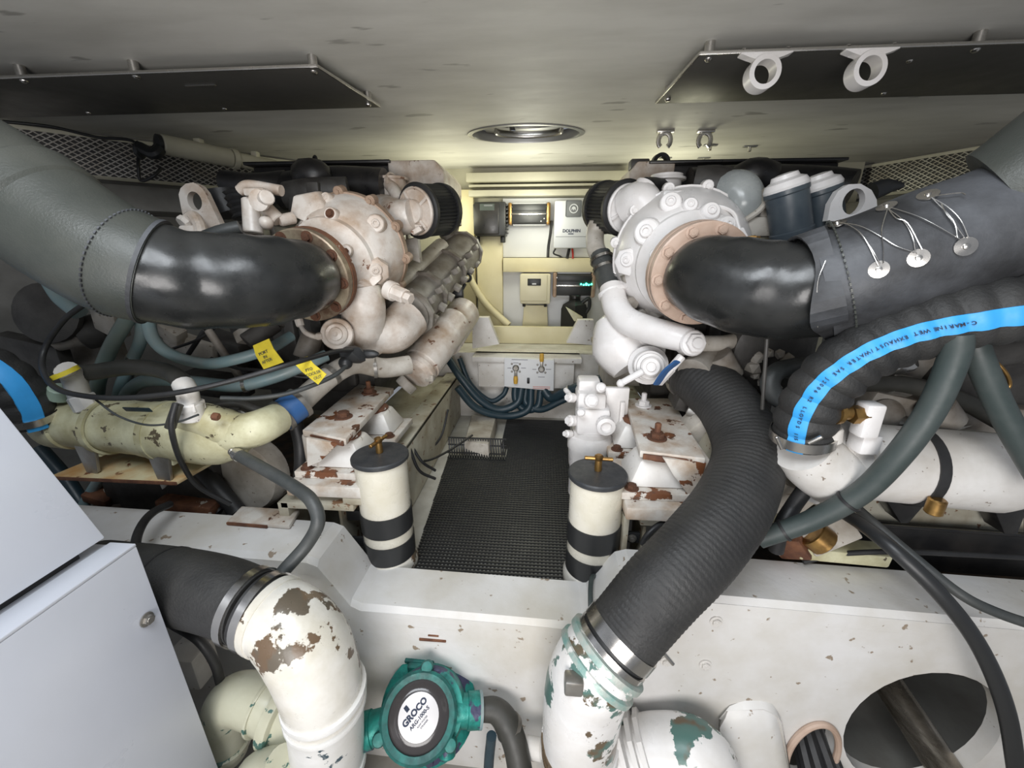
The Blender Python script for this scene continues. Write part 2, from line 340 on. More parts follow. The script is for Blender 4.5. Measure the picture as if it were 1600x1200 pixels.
# forward bulkhead step with shelf
f = MB()
f.box((.06, 3.06, .24), (1.5, .05, .6), .004)
f.prism([V(-.36, 2.9, .50), V(.47, 2.9, .50), V(.47, 2.9, .54), V(-.36, 2.9, .54)], (0, .30, 0), .006)
f.box((.05, 3.0, .40), (.74, .12, .22), .004)
f.prism([W(738, 545, 3.02), W(780, 538, 3.02), W(763, 496, 3.02), W(738, 496, 3.02)], (0, .08, 0), .004)
f.prism([W(885, 536, 3.02), W(930, 540, 3.02), W(928, 500, 3.02), W(903, 500, 3.02)], (0, .08, 0), .004)
f.done('trim_5', white, kind=S, smooth=.5)['label'] = 'white forward step with shelf and gussets'
MB().box((.06, 3.42, .615), (1.5, .04, .15), .006).done('trim_6', cream_y, kind=S)['label'] = 'stained yellow rail behind the shelf'
MB().box((.05, 3.42, .52), (2.4, .66, .036)).done('floor', sole, kind=S)['label'] = 'forward locker floor'
# back wall carpentry
wb = 3.72
def bw(name, x0, y0, x1, y1, Y, th, m_, label=None, bev=.004):
    a, b = W(x0, y1, Y), W(x1, y0, Y); a.x, b.x = W(x0, (y0+y1)/2, Y).x, W(x1, (y0+y1)/2, Y).x
    g = MB().box(((a.x+b.x)/2, Y+th/2, (a.z+b.z)/2), (abs(b.x-a.x), th, abs(b.z-a.z)), bev)
    o = g.done(name, m_, kind=S); o['label'] = label; return o
bw('trim_7', 728, 266, 990, 284, 3.60, .12, hull, 'cream header rail under the ceiling')
bw('trim_8', 732, 285, 990, 292, 3.63, .09, hull, 'narrow cream rail')
bw('trim_9', 732, 294, 990, 307, 3.60, .12, hull, 'lower cream header rail')
bw('trim_10', 786, 403, 1000, 425, 3.60, .12, cream_y, 'yellow wooden shelf rail')
bw('trim_11', 746, 366, 785, 515, 3.62, .10, cream_y, 'yellow wooden post')
bw('trim_12', 716, 296, 742, 515, 3.66, .06, cream_y, 'yellow lit side panel')
bw('wall_back', 786, 308, 1000, 402, 3.70, .03, panelw, 'white equipment panel', .001)
bw('wall_back', 786, 425, 1000, 515, 3.70, .03, panelw, 'white lower panel', .001)
# grilles up in the hull sides
def grille(label, pa, pb, d, n, z0, z1):
    A, B = Vector(pa), Vector(pb); Lg = (B-A).length; H = z1-z0
    root = T('air_grille', label, 'vent grille', A.lerp(B, .5)+V(0, 0, z0), 'hull side vent grilles')
    off = -n*.012 if n.y > 0 else n*.012
    P = lambda s, h: V(A.x+d.x*s, A.y+d.y*s, z0+h)+off
    MB().hexa([P(0, 0)-off*.6, P(Lg, 0)-off*.6, P(Lg, 0)-off*.9, P(0, 0)-off*.9, P(0, H)-off*.6, P(Lg, H)-off*.6, P(Lg, H)-off*.9, P(0, H)-off*.9]).done('backing', blackp, root, smooth=None)
    g = MB(); sp = .045; w = .0055; sl = .9
    s = -H*sl*2
    while s < Lg+H*2:
        for sg in (1, -1):
            s0, s1 = (s, s+sg*H*1.6); h0, h1 = 0, H
            def clip(t): return s0+(s1-s0)*t
            ta, tb = 0, 1
            if s1 != s0:
                c = sorted(((0-s0)/(s1-s0), (Lg-s0)/(s1-s0))); ta, tb = max(0, c[0]), min(1, c[1])
            if tb-ta > .05: g.bar(P(clip(ta), H*ta)+off*(sg*.15), P(clip(tb), H*tb)+off*(sg*.15), w, .004, up=n)
        s += sp
    g.done('expanded_mesh', dsteel, root, kind='stuff', smooth=None)
    fr = MB()
    for a, b in (((0, 0), (Lg, 0)), ((0, H), (Lg, H)), ((0, 0), (0, H)), ((Lg, 0), (Lg, H))): fr.bar(P(*a), P(*b), .02, .012, up=n)
    fr.done('grille_frame', hull, root)
grille('dark expanded metal vent in the hull side above the left engine', hL0-dl*.05, hL1+dl*.25, dl, nl, 1.73, 1.955)
q0 = V(r0.x, r0.y, 0); q1 = V(r1.x, r1.y, 0)
grille('dark expanded metal vent in the hull side above the right engine', q0+dr*.02, q1+dr*.1, dr, nr, 1.73, 1.955)
def ledge(name, A, d, n, L0, L1, z, m_, label):
    a, b = A+d*L0, A+d*L1; t = -n*.42 if n.y > 0 else n*.42
    MB().hexa([V(a.x, a.y, z-.14), V(b.x, b.y, z-.14), V(b.x, b.y, z-.14)+t, V(a.x, a.y, z-.14)+t, V(a.x, a.y, z), V(b.x, b.y, z), V(b.x, b.y, z)+t*.9, V(a.x, a.y, z)+t*.9], .01).done(name, m_, kind=S)['label'] = label
ledge('trim_13', hL0, dl, nl, -.8, 1.5, 1.66, hull_dark, 'ledge below the left vent')
ledge('trim_14', q0, dr, nr, -.8, 1.0, 1.66, hull_dark, 'ledge below the right vent')
# oval hatch in the ceiling
h = T('ceiling_hatch', 'oval recessed hatch with a chrome arc in the grey ceiling', 'hatch', (.04, 2.77, 1.98))
MB().rings([[V(.04+(p.x-.04)*q, 2.77+(p.y-2.77)*q, z) for p in oval] for q, z in ((1.05, 1.979), (1.05, 1.974), (.965, 1.972), (.955, 1.979), (.97, 2.03))], False).done('rim', galv, h)
MB().rings([[V(.04+(p.x-.04)*.99, 2.77+(p.y-2.77)*.99, z) for p in oval] for z in (2.045, 2.06)]).done('cover_plate', pewter, h)
MB().box((-.14, 2.8, 2.03), (.16, .26, .03), .01).done('dark_panel', hull_dark, h)
MB().box((.12, 2.85, 2.03), (.3, .16, .03), .01).done('inner_panel', galv, h)
pts = [V(.06+.2*math.cos(a), 2.72+.10*math.sin(a), 1.985) for a in [math.pi*(.02+.96*i/14) for i in range(15)]]
MB().tube(pts, .009, 8, 2, flat=2.2).done('chrome_arc', steel, h)
# plates hung under the ceiling
def ceiling_plate(label, xs, y0, y1, cut, posts, screws):
    root = T('ceiling_plate', label, 'metal plate', (sum(xs)/2, (y0+y1)/2, 1.93), 'metal plates hung under the ceiling')
    x0, x1 = xs
    pts = [V(x0, y0, 1.93), V(x1, y0, 1.93), V(x1+cut, y1, 1.93), V(x0, y1, 1.93)]
    MB().prism(pts, (0, 0, .010), .002).done('plate', pewter, root)
    for q0_, q1_ in ((pts[0], pts[1]), (pts[1], pts[2])): MB().bar(q0_+Z_*.005-Y_*.002, q1_+Z_*.005-Y_*.002, .006, .011, .001).done('bright_edge', steel, root)
    for x, y in posts:
        MB().cyl((x, y, 1.936), (x, y, 1.98), .017, 14, .001).done('standoff', steel, root)
        bolt((x, y, 1.93), (0, 0, -1), .013, steel, root, 'dome', name='screw')
    for x, y in screws: bolt((x, y, 1.93), (0, 0, -1), .010, steel, root, 'dome', name='screw')
    return root
pl = ceiling_plate('dark grey metal plate under the ceiling, above the left engine', (-2.6, -.68), 1.69, 2.11, .07, [(-1.42, 1.71), (-.71, 1.72), (-.65, 2.07), (-1.9, 1.71)], [(-1.35, 2.07), (-2.05, 2.07)])
MB().bar((-1.30, 1.8, 1.927), (-1.17, 1.8, 1.927), .008, .004).done('staple', steel, pl)
pr = ceiling_plate('dark grey metal plate under the ceiling carrying two ring brackets', (2.7, .69), 1.70, 2.16, -.03, [(.73, 1.73), (1.60, 1.73), (.70, 2.11)], [(1.60, 2.11), (1.45, 1.80)])
def ringb(px, py, label):
    c = Wz(px, 86, 1.93); c.y = 1.70
    root = T('ring_bracket', label, 'bracket', (c.x, c.y, 1.93), 'ring brackets on the right ceiling plate')
    rc = V(c.x, c.y, 1.868)
    MB().ringz(rc-Y_*.025, Y_, .036, .052, .05, 32).done('ring', white_r, root)
    MB().prism([V(c.x-.085, 1.685, 1.929), V(c.x+.085, 1.685, 1.929), V(c.x+.085, 1.685, 1.923), V(c.x+.055, 1.685, 1.916), V(c.x+.035, 1.685, 1.906), V(c.x-.035, 1.685, 1.906), V(c.x-.055, 1.685, 1.916), V(c.x-.085, 1.685, 1.923)], (0, .03, 0), .002).done('mounting_foot', white_r, root)
    for s in (-1, 1): bolt((c.x+s*.072, 1.70, 1.941), Z_, .008, steel, root, 'dome', name='screw')
ringb(1192, 117, 'silver ring bracket on the right ceiling plate, nearer the plate corner')
ringb(1345, 112, 'silver ring bracket on the right ceiling plate, further right')
def clip(px, py, label):
    c = Wz(px, 203, 1.98)
    root = T('pipe_clip', label, 'pipe clip', (c.x, c.y, 1.98), 'spring clips under the ceiling')
    MB().box((c.x, c.y, 1.972), (.10, .035, .014), .004).done('base', steel, root)
    pts = [V(c.x+.035*math.sin(a), c.y, 1.925-.04*math.cos(a)) for a in [math.radians(35+290*i/16) for i in range(17)]]
    MB().tube(pts, .007, 8, 2, flat=2).done('spring', steel, root)
clip(1040, 207, 'open silver spring clip on the ceiling, left of the pair'); clip(1103, 207, 'open silver spring clip on the ceiling, right of the pair')
for px, py, lb in ((1110, 230, 'small hook stud on the ceiling right behind the two clips'), (1172, 232, 'small hook stud on the ceiling, rightmost'), (1040, 250, 'small hook stud on the ceiling close to the black cooler top'), (1100, 250, 'small hook stud on the ceiling between the others')):
    c = Wz(px, py-4, 1.98); g = T('hook_stud', lb, 'stud', c, 'hook studs under the ceiling')
    MB().box((c.x, c.y, 1.976), (.09, .03, .008), .003).done('base', galv, g); MB().cyl((c.x, c.y, 1.976), (c.x, c.y, 1.945), .012, 12).done('stud', steel, g)
# aisle mat: black ribbed lattice
root = T('aisle_mat', 'black ribbed open lattice rubber mat covering the aisle floor', 'mat', (.0, 2.15, .01))
mc = MB(); ml = MB(); y = 1.27; lx = lambda y: -.36-.07*(y-1.3); YE = 2.33
while y < 2.97:
    x0 = lx(y) if y < YE else -.05 if y < YE+.12 else -.10
    mc.box(((x0+.40)/2, y, .0075), (.40-x0, .0095, .005)); y += .0195
x = -.43
while x < .40:
    y1 = 2.97 if x > -.08 else YE; y0 = max(1.265, 1.3+(-.36-x)/.07)
    ml.box((x, (y0+y1)/2, .004), (.0085, y1-y0, .004)); x += .0168
mc.done('cross_bars', black, root, kind='stuff', smooth=None); ml.done('long_ribs', blackp, root, kind='stuff', smooth=None)
fl = MB()
for i in range(23):
    x = -.425+i*.0165
    fl.tube([V(x+.01, YE-.05, .012), V(x, YE, .028), V(x-.008, YE+.035, .07), V(x-.012, YE+.045, .115)], .005, 6, 3)
for z, yy in ((.028, YE), (.115, YE+.045), (.07, YE+.033)): fl.bar((-.44, yy, z), (-.05, yy, z), .008, .008)
fl.done('curled_corner', black, root, kind='stuff')
# ---------------------------------------------------------------- engines
def ax2(a, b): return (Vector(b)-Vector(a)).normalized()
def air_filter(root, c, ax, r, m_cap, sgn):
    c = Vector(c); ax = Vector(ax).normalized(); u, v, w = frame(ax)
    n = 44; L = []                               # pleated element
    for h in (-.165, -.01):
        L.append([c+w*h+(u*math.cos(2*math.pi*k/(2*n))+v*math.sin(2*math.pi*k/(2*n)))*(r*(1.0 if k % 2 else .93)) for k in range(2*n)])
    el = MB().rings(L).done('filter_element', black, root, smooth=.2)
    MB().lathe([(r*.9, -.01), (r*1.04, -.008), (r*1.06, .012), (r*1.0, .02), (r*.86, .022)], c, ax, 36).done('filter_band', rubber, el)
    MB().lathe([(r*1.03, -.19), (r*1.05, -.16), (r*.9, -.16)], c, ax, 36).done('end_cap', rubber, el)
    cap = MB().lathe([(r*.90, .015), (r*.90, .03), (r*.84, .036), (r*.80, .024), (r*.45, .034), (r*.42, .05), (r*.34, .055), (.01, .056)], c, ax, 36).done('filter_cover', m_cap, root)
    for a in (.5, 2.2, 3.7, 5.2):
        d = u*math.cos(a)+v*math.sin(a); MB().bar(c+ax*.03+d*r*.36, c+ax*.03+d*r*.84, .014, .02, .003, up=ax).done('cover_rib', m_cap, cap)
    MB().box(c+ax*.04+(v*.6-u*.1)*r, (.05, .03, .03), .006).done('cover_tab', m_cap, cap)
    return c
def rim_lugs(root, c, ax, R, m_, n, a0=0, skip=()):
    u, v, w = frame(Vector(ax)); rim = MB().lathe([(R*.95, -.035), (R*1.0, -.03), (R*1.0, .005), (R*.95, .01)], c, ax, 48)
    P = []
    for k in range(n):
        a = a0+2*math.pi*k/n; p = Vector(c)+(u*math.cos(a)+v*math.sin(a))*R*1.0
        rim.cyl(p-w*.035, p+w*.014, .024, 12, .003); P.append(p+w*.014)
    o = rim.done('rim_gasket', m_, root)
    for p in P: bolt(p, ax, .012, m_, o)
def flange_ring(root, c, ax, R, r, m_, bm_, n, a0=.2):
    o = MB().lathe([(r, 0), (R, 0), (R, .03), (R*.97, .034), (R*.78, .034), (R*.76, .045), (r, .045)], c, ax, 48, loop=True).done('exhaust_flange', m_, root)
    o2 = MB().lathe([(r, -.035), (R*1.01, -.035), (R*1.01, -.006), (r, -.006)], c, ax, 48, loop=True).done('rear_flange', rusty if m_ is flange_l else m_, root)
    u, v, w = frame(Vector(ax))
    for k in range(n):
        a = a0+2*math.pi*k/n; bolt(Vector(c)+w*.033+(u*math.cos(a)+v*math.sin(a))*R*.87, ax, .016, bm_, o)
def block(root, s, m_):
    g = MB()
    g.box((s*1.12, 2.5, .92), (.78, 1.0, .75), .03)
    for i in range(6): g.box((s*.74, 2.08+i*.16, 1.0), (.06, .09, .5), .012)
    for i in range(5): g.box((s*(.85+.15*i), 1.985, .85), (.06, .05, .5), .012)
    g.box((s*1.1, 2.5, .5), (.6, .9, .2), .04)
    g.done('engine_block', m_, root)
    for bank in (.86, 1.42):
        for i in range(5):
            MB().box((s*bank, 2.12+i*.19, 1.36), (.22, .16, .14), .02).done('cylinder_head', enggrey, root)
def ondome(px, py, o, ax, prof):
    ax = ax.normalized(); d = ray(px, py)
    def inside(p):
        h = (p-o).dot(ax); rr = (p-o-ax*h).length
        if h < prof[0][1] or h > prof[-1][1]: return False
        for (r0, h0), (r1, h1) in zip(prof, prof[1:]):
            if h0 <= h <= h1: return rr < r0+(r1-r0)*(h-h0)/max(1e-6, h1-h0)
    t = 1.2
    while t < 2.4:
        p = CAM+d*t
        if inside(p): return p
        t += .003
    return CAM+d*1.8
def bosses(items, o, ax, prof, m_, par):
    for px, py, s, kind in items:
        p = ondome(px, py, o, ax, prof); h = (p-o).dot(ax.normalized()); rad_ = (p-o-ax.normalized()*h).normalized()
        x = (ax.normalized()+rad_*.55).normalized()
        if kind == 'pad': MB().lathe([(.062, -.03), (.058, .004), (.05, .008)], p+rad_*.004-Z_*.012, x, 7).done('cast_pad', m_, par)
        MB().lathe([(.045*s, -.04), (.038*s, .0), (.034*s, .016), (.030*s, .02)], p, x, 18).done('boss', m_, par)
        bolt(p+x*.017, x, .017*s, rusty if kind == 'rust' else m_, par, 'socket' if kind != 'rust' else 'hex', .6, name='plug')
# ---- left
eL = T('marine_engine', 'marine diesel engine left of the aisle, tan rim on its white housing', 'engine', (-1.08, 2.2, .45), 'twin marine engines')
block(eL, -1, engdark)
fc = W(484, 430, 1.6); dc = W(553, 392, 1.97); axL = V(-.06, -1, -.16).normalized()
flange_ring(eL, fc, axL, .182, .125, flange_l, rusty, 9)
R = .262
tl = MB().lathe([(R*.97, -.03), (R*.98, .0), (R*.95, .05), (R*.86, .12), (R*.78, .17), (R*.73, .185), (R*.72, .21), (R*.62, .235), (.135, .29), (.125, .36), (.125, .40)], dc, (fc-dc), 44).done('turbo_housing', white_l, eL)
rim_lugs(eL, dc, (fc-dc), R*1.0, bronze, 11, .15)
PL = [(R*.97, -.03), (R*.98, .0), (R*.95, .05), (R*.86, .12), (R*.78, .17), (R*.73, .185), (R*.72, .21), (R*.62, .235), (.135, .29)]
bosses([(587, 350, 1.1, ''), (519, 336, .8, 'rust'), (490, 324, .8, ''), (586, 420, .9, 'pad'), (541, 392, .7, 'rust'), (562, 450, .9, 'pad'), (512, 311, .7, '')], dc, fc-dc, PL, white_l, tl)
g = MB(); g.prism([W(468, 305, 1.84), W(505, 298, 1.86), W(520, 330, 1.82), (W(485, 345, 1.80)), W(463, 335, 1.82)], axL*.05, .01); g.done('cast_lug', white_l, tl); g = MB(); g.prism([W(575, 420, 1.80), W(598, 408, 1.82), W(600, 435, 1.8), W(585, 448, 1.79)], axL*.03, .008)
g.done('cast_lug', white_l, tl)
# lower casting and manifold elbow
g = MB(); g.tube([W(560, 452, 1.80), W(568, 480, 1.80), W(570, 515, 1.84), W(590, 535, 1.92)], [.10, .10, .095, .08], 18)
g.tube([W(575, 520, 1.86), W(612, 520, 1.95), W(640, 495, 2.06)], [.09, .105, .11], 18)
g.hexa([W(518, 475, 1.76), W(588, 482, 1.78), W(590, 498, 1.78), W(520, 490, 1.76), W(520, 475, 1.9), W(590, 480, 1.9), W(590, 496, 1.9), W(520, 490, 1.9)], .006)
g.hexa([W(546, 498, 1.76), W(586, 500, 1.78), W(584, 527, 1.78), W(552, 522, 1.76), W(546, 500, 1.9), W(586, 500, 1.9), W(584, 527, 1.9), W(552, 522, 1.9)], .008)
g.done('lower_casting', white_l, eL)
g = MB(); p = W(529, 522, 1.70); a = (CAM-p+V(-.5, 0, .0)).normalized()
g.lathe([(.066, -.10), (.066, 0), (.060, .006), (.060, .014), (.068, .016), (.070, .026), (.066, .032), (.05, .034), (.048, .044), (.042, .048), (.030, .046), (.028, .054), (.012, .056), (.001, .05)], p, a, 28); g.done('pump_nose', white_l, eL)
g = MB(); g.tube([W(468, 505, 1.7), W(478, 520, 1.66), W(497, 527, 1.66), W(512, 524, 1.68)], .011, 10); g.cyl(W(466, 497, 1.7), W(470, 510, 1.69), .018, 8).cyl(W(495, 526, 1.66), W(505, 525, 1.66), .017, 8).done('oil_pipe', white_l, eL)
g = MB(); p = W(606, 452, 1.78); q = W(634, 464, 1.74); g.cyl(p, q, .035, 8).cyl(p, p.lerp(q, .4), .043, 16).cyl(q, q+(q-p)*.3, .026, 6); g.done('sensor_plug', white_l, eL)
# ribbed manifold
g = MB(); M_ = [W(724, 393, 2.95), W(692, 428, 2.65), W(660, 464, 2.35), W(636, 493, 2.1)]
g.tube(M_, [.13, .122, .12, .118], 24); mf = g.done('exhaust_manifold', enggrey, eL)
S_, _ = spline(M_, 6); d = ax2(M_[-1], M_[0])
for t in (0, 5, 11, 17): MB().lathe([(.12, -.012), (.145, -.012), (.145, .012), (.12, .012)], S_[t], d, 10, loop=True).done('manifold_flange', enggrey, mf)
g = MB(); u, v, w = frame(d)
for i in range(7):
    c = M_[0].lerp(M_[-1], .06+i*.14)
    for an in (-.4, .55, 2.6):
        dd = u*math.cos(an)+v*math.sin(an); g.bar(c+dd*.10, c+dd*.145, .035, .045, .006, up=w)
g.done('manifold_lug', enggrey, mf)
g = MB(); g.tube([W(700, 372, 2.95), W(706, 340, 2.9), W(702, 310, 2.85)], .06, 14).ringz(W(706, 352, 2.92), (0, .1, 1), .058, .068, .03); g.done('coolant_pipe', enggrey, eL)
g = MB(); g.tube([W(690, 385, 2.75), W(652, 420, 2.45), W(620, 450, 2.2)], .055, 12); g.prism([W(628, 375, 2.2), W(652, 370, 2.2), W(657, 412, 2.2), W(640, 405, 2.2)], (0, .05, 0), .008); g.done('rear_manifold', white_dull, eL)
# twin tilted oil filters
def oil_filter(a, b, r, lb):
    o = MB().lathe([(r*.80, 0), (r*.88, .004), (r*.9, .03), (r, .035), (r, .06), (r*.94, .065), (r*.94, .085), (r, .09), (r, (b-a).length-.02), (r*.9, (b-a).length), (r*.5, (b-a).length+.004)], a, b-a, 26).done('oil_filter', white_l, eL, lb)
    d = ax2(a, b); bolt(b+d*.003, d, r*.2, white_l, o, 'hex'); return o
oil_filter(W(646, 586, 2.10), W(712, 502, 2.5), .112, None); oil_filter(W(690, 540, 2.42), W(727, 484, 2.72), .112, None)
g = MB(); g.cyl(W(640, 596, 2.12), W(630, 606, 2.1), .06, 12).box(W(672, 590, 2.1), (.05, .05, .04), .01); g.done('filter_base', white_dull, eL)
g = MB(); g.ringz(W(731, 434, 2.75), (-.3, -1, .1), .018, .032, .014); g.cyl(W(727, 443, 2.75), W(722, 452, 2.75), .012, 8).box(W(714, 458, 2.75), (.09, .05, .09), .01).tube([W(716, 466, 2.7), W(724, 470, 2.7), W(728, 480, 2.7)], .012); g.done('dipstick', black, eL)
# air filter, inlet, breather can
cL = air_filter(eL, W(655, 330, 2.14), V(-.45, -.89, -.12), .126, white_l, 1)
g = MB(); g.tube([W(646, 336, 2.10), W(625, 340, 2.12), W(600, 335, 2.25)], [.075, .085, .10], 18); g.prism([W(640, 362, 2.05), W(654, 352, 2.05), W(660, 360, 2.05), W(645, 368, 2.05)], (0, .06, 0), .006); g.done('compressor_inlet', white_l, eL)
g = MB(); g.lathe([(.085, 0), (.085, .012), (.07, .016), (.07, -.08), (.06, -.09)][::-1], W(614, 282, 2.35), Z_, 22).tube([W(608, 288, 2.3), W(617, 300, 2.25), W(625, 315, 2.2)], .032, 12).ringz(W(612, 284, 2.3), (1, -.5, .4), .034, .044, .016); g.done('breather_can', white_l, eL)
# intercooler along the top
ic = MB().box((-1.13, 2.72, 1.665), (.82, .5, .20), .012).done('intercooler', blackp, eL)
MB().box((-1.13, 2.70, 1.773), (.86, .56, .016), .003).done('cover_flange', blackp, ic)
for px in (464, 494, 540, 572, 607): bolt(W(px, 272, 2.45), (0, -1, 0), .012, dsteel, ic, 'dome')
g = MB(); g.prism([V(-.72, 2.44, 1.56), V(-.44, 2.44, 1.56), V(-.40, 2.44, 1.64), V(-.40, 2.44, 1.72), V(-.45, 2.44, 1.78), V(-.72, 2.44, 1.78)], (0, .5, 0), .012); g.done('intercooler_end', white_l, eL)
g = MB(); g.tube([W(440, 300, 2.3), W(520, 290, 2.3), W(602, 293, 2.3)], .095, 18); g.tube([W(352, 285, 2.2), W(400, 290, 2.2), W(450, 285, 2.3)], .06, 14).ball(W(488, 275, 2.2), .11, (1, .8, .8), 2, .1); g.done('charge_air_pipe', blackp, eL)
g = MB(); g.tube([W(452, 308, 2.05), W(490, 302, 2.05), W(545, 300, 2.1)], .07, 16); g.hexa([W(450, 305, 1.98), W(478, 300, 1.98), W(478, 330, 1.98), W(452, 336, 1.98), W(450, 305, 2.1), W(478, 300, 2.1), W(478, 330, 2.1), W(452, 336, 2.1)], .006).box(W(492, 296, 2.0), (.06, .05, .06), .006); g.done('dark_duct', engdark, eL)
# lifting eye and fittings
def eye(root, pts, hole, r, Y, m_, th=.03):
    P = [W(x, y, Y) for x, y in pts]; c = W(*hole, Y)
    MB().holed(P, [[c+V(math.cos(2*math.pi*k/20)*r, 0, math.sin(2*math.pi*k/20)*r*1.15) for k in range(20)]], (0, th, 0)).done('lifting_eye', m_, root)
eye(eL, [(279, 304), (282, 294), (290, 287), (302, 285), (312, 290), (320, 300), (345, 352), (338, 362), (292, 360), (284, 330)], (304, 314), .033, 1.78, white_l)
g = MB(); g.cyl(W(396, 365, 1.72), W(393, 312, 1.75), .038, 16).cyl(W(404, 316, 1.68), W(418, 308, 1.62), .028, 14).lathe([(.036, 0), (.04, .008), (.04, .02), (.02, .024)], W(409, 314, 1.64), (0, -1, 0), 18)
g.cyl(W(415, 325, 1.7), W(436, 345, 1.7), .030, 12).cyl(W(436, 345, 1.7), W(460, 340, 1.75), .024, 12).ball(W(416, 348, 1.66), .028).box(W(398, 300, 1.7), (.09, .02, .03), .008).tube([W(375, 298, 1.75), W(390, 290, 1.75), W(440, 298, 1.75)], .022); g.done('valve_fitting', white_l, eL)
g = MB(); g.tube([W(375, 355, 1.65), W(345, 362, 1.62), W(318, 372, 1.6)], .026, 12); g.done('grey_stub_hose', hose_gr, eL)
g = MB(); g.tube([W(386, 340, 1.85), W(378, 320, 1.85), W(372, 300, 1.85)], .055, 14, step=.006, wave=lambda d, a: .10*math.sin(d*250)); g.tube([W(362, 335, 1.95), W(352, 315, 1.95), W(346, 298, 1.95)], .07, 14); g.done('rubber_boot', rubber, eL)
g = MB(); g.tube([W(292, 345, 1.72), W(302, 338, 1.72), W(312, 352, 1.70), W(316, 368, 1.68)], .024, 10).cyl(W(292, 345, 1.72), W(284, 350, 1.7), .03, 8).box(W(300, 362, 1.7), (.07, .06, .05), .012); g.done('elbow_fitting', white_l, eL)
g = MB(); g.lathe([(.17, 0), (.17, .05), (.155, .075), (.12, .085), (.03, .09)], W(402, 735, 1.52), V(-.1, -1, .1), 30); gb = g.done('gearbox_cover', white_dull, eL)
for k in range(8): bolt(W(402, 735, 1.52)+V(math.cos(k*.785)*.15, -.05, math.sin(k*.785)*.15), (0, -1, 0), .010, white_dull, gb)
g = MB(); g.tube([W(640, 570, 1.9), W(600, 575, 1.82), W(560, 568, 1.75), W(530, 578, 1.68), W(495, 605, 1.58), W(455, 642, 1.45)], .048, 18); cp = g.done('coolant_crossover', white_dull, eL)
MB().ringz(W(520, 583, 1.65), ax2(W(530, 578, 1.68), W(495, 605, 1.58)), .047, .053, .02).done('joint_band', dsteel, cp)
MB().ringz(W(583, 574, 1.79), V(1, .5, 0), .047, .053, .015).done('joint_band', dsteel, cp)
g = MB(); p = [W(470, 628, 1.48), W(438, 652, 1.40)]; g.tube([p[0], p[0].lerp(p[1], .5), p[1]], .064, 20); sl = g.done('blue_sleeve', lblue, eL, 'blue silicone hose sleeve')
for t in (.1, .92): MB().ringz(p[0].lerp(p[1], t)-ax2(*p)*.01, ax2(*p), .062, .069, .02).done('hose_clamp', dsteel, sl)
# ---- right
eR = T('marine_engine', 'marine diesel engine right of the aisle, salmon exhaust flange on white housing', 'engine', (1.1, 2.2, .45), 'twin marine engines')
block(eR, 1, engdark)
fc = W(1092, 428, 1.58); dc = W(1062, 402, 1.95); axR = V(.05, -1, -.12).normalized()
flange_ring(eR, fc, axR, .185, .13, flange_r, flange_r, 10, .1)
R = .30
tr = MB().lathe([(R*.96, -.03), (R*.97, .0), (R*.93, .06), (R*.84, .13), (R*.74, .18), (R*.71, .19), (R*.70, .215), (R*.60, .25), (.14, .29), (.13, .36), (.13, .40)], dc, (fc-dc), 44).done('turbo_housing', white_r, eR)
rim_lugs(eR, dc, (fc-dc), R*.99, white_r, 12, .3)
PR = [(R*.96, -.03), (R*.97, .0), (R*.93, .06), (R*.84, .13), (R*.74, .18), (R*.71, .19), (R*.70, .215), (R*.60, .25), (.14, .29)]
bosses([(1012, 363, 1.5, ''), (1109, 332, 1.0, ''), (1134, 352, .9, ''), (1026, 398, .7, ''), (982, 405, .9, 'pad'), (1078, 322, .8, ''), (1048, 318, 1.2, '')], dc, fc-dc, PR, white_r, tr)
g = MB(); g.hexa([W(1088, 318, 1.85), W(1130, 330, 1.85), W(1140, 360, 1.8), W(1085, 345, 1.8), W(1088, 315, 1.95), W(1130, 328, 1.95), W(1140, 355, 1.95), W(1085, 345, 1.95)], .012); g.done('cast_lug', white_r, tr); MB().box(W(1052, 306, 1.88), (.10, .06, .04), .012).done('cast_lug', white_r, tr)
g = MB(); g.tube([W(1085, 322, 1.8), W(1120, 322, 1.76), W(1145, 332, 1.73), W(1153, 352, 1.7), W(1158, 372, 1.68)], .008, 8).cyl(W(1155, 358, 1.69), W(1165, 378, 1.68), .016, 6); g.done('injection_pipe', white_r, tr)
g = MB(); g.hexn(W(1176, 380, 1.66), Z_, .022, .025).cyl(W(1176, 376, 1.66), W(1176, 368, 1.66), .013, 10); g.done('brass_nut', brass, eR)
cR = air_filter(eR, W(976, 326, 2.10), V(.42, -.90, -.12), .122, white_r, -1)
g = MB(); g.tube([W(985, 322, 2.05), W(1000, 315, 2.0), W(1012, 328, 1.98)], [.09, .085, .08], 18).cyl(W(994, 318, 1.98), W(1010, 288, 2.0), .036, 14).ringz(W(1006, 294, 2.0), ax2(W(994, 318, 1.98), W(1010, 288, 2.0)), .036, .045, .02); g.done('compressor_inlet', white_r, eR)
g = MB(); g.tube([W(1008, 290, 2.02), W(1025, 290, 2.1), W(1042, 295, 2.2)], .035, 12); g.done('breather_hose', rubber, eR)
g = MB(); g.lathe([(.06, -.14), (.07, -.10), (.07, .0), (.09, .004), (.09, .014), (.075, .018), (.075, .03), (.02, .032)], W(1041, 284, 2.2), Z_, 22); g.done('breather_can', white_r, eR)
ic = MB().box((1.22, 2.72, 1.64), (.98, .5, .20), .012).done('intercooler', blackp, eR)
MB().box((1.22, 2.70, 1.746), (1.0, .56, .014), .003).done('cover_flange', blackp, ic)
for px in (1090, 1125, 1228, 1250): bolt(W(px, 272, 2.46), (0, -1, 0), .012, engdark, ic, 'dome')
MB().prism([V(.62, 2.44, 1.54), V(.86, 2.44, 1.54), V(.86, 2.44, 1.755), V(.66, 2.44, 1.755), V(.62, 2.44, 1.70)], (0, .5, 0), .012).done('intercooler_end', white_l, eR)
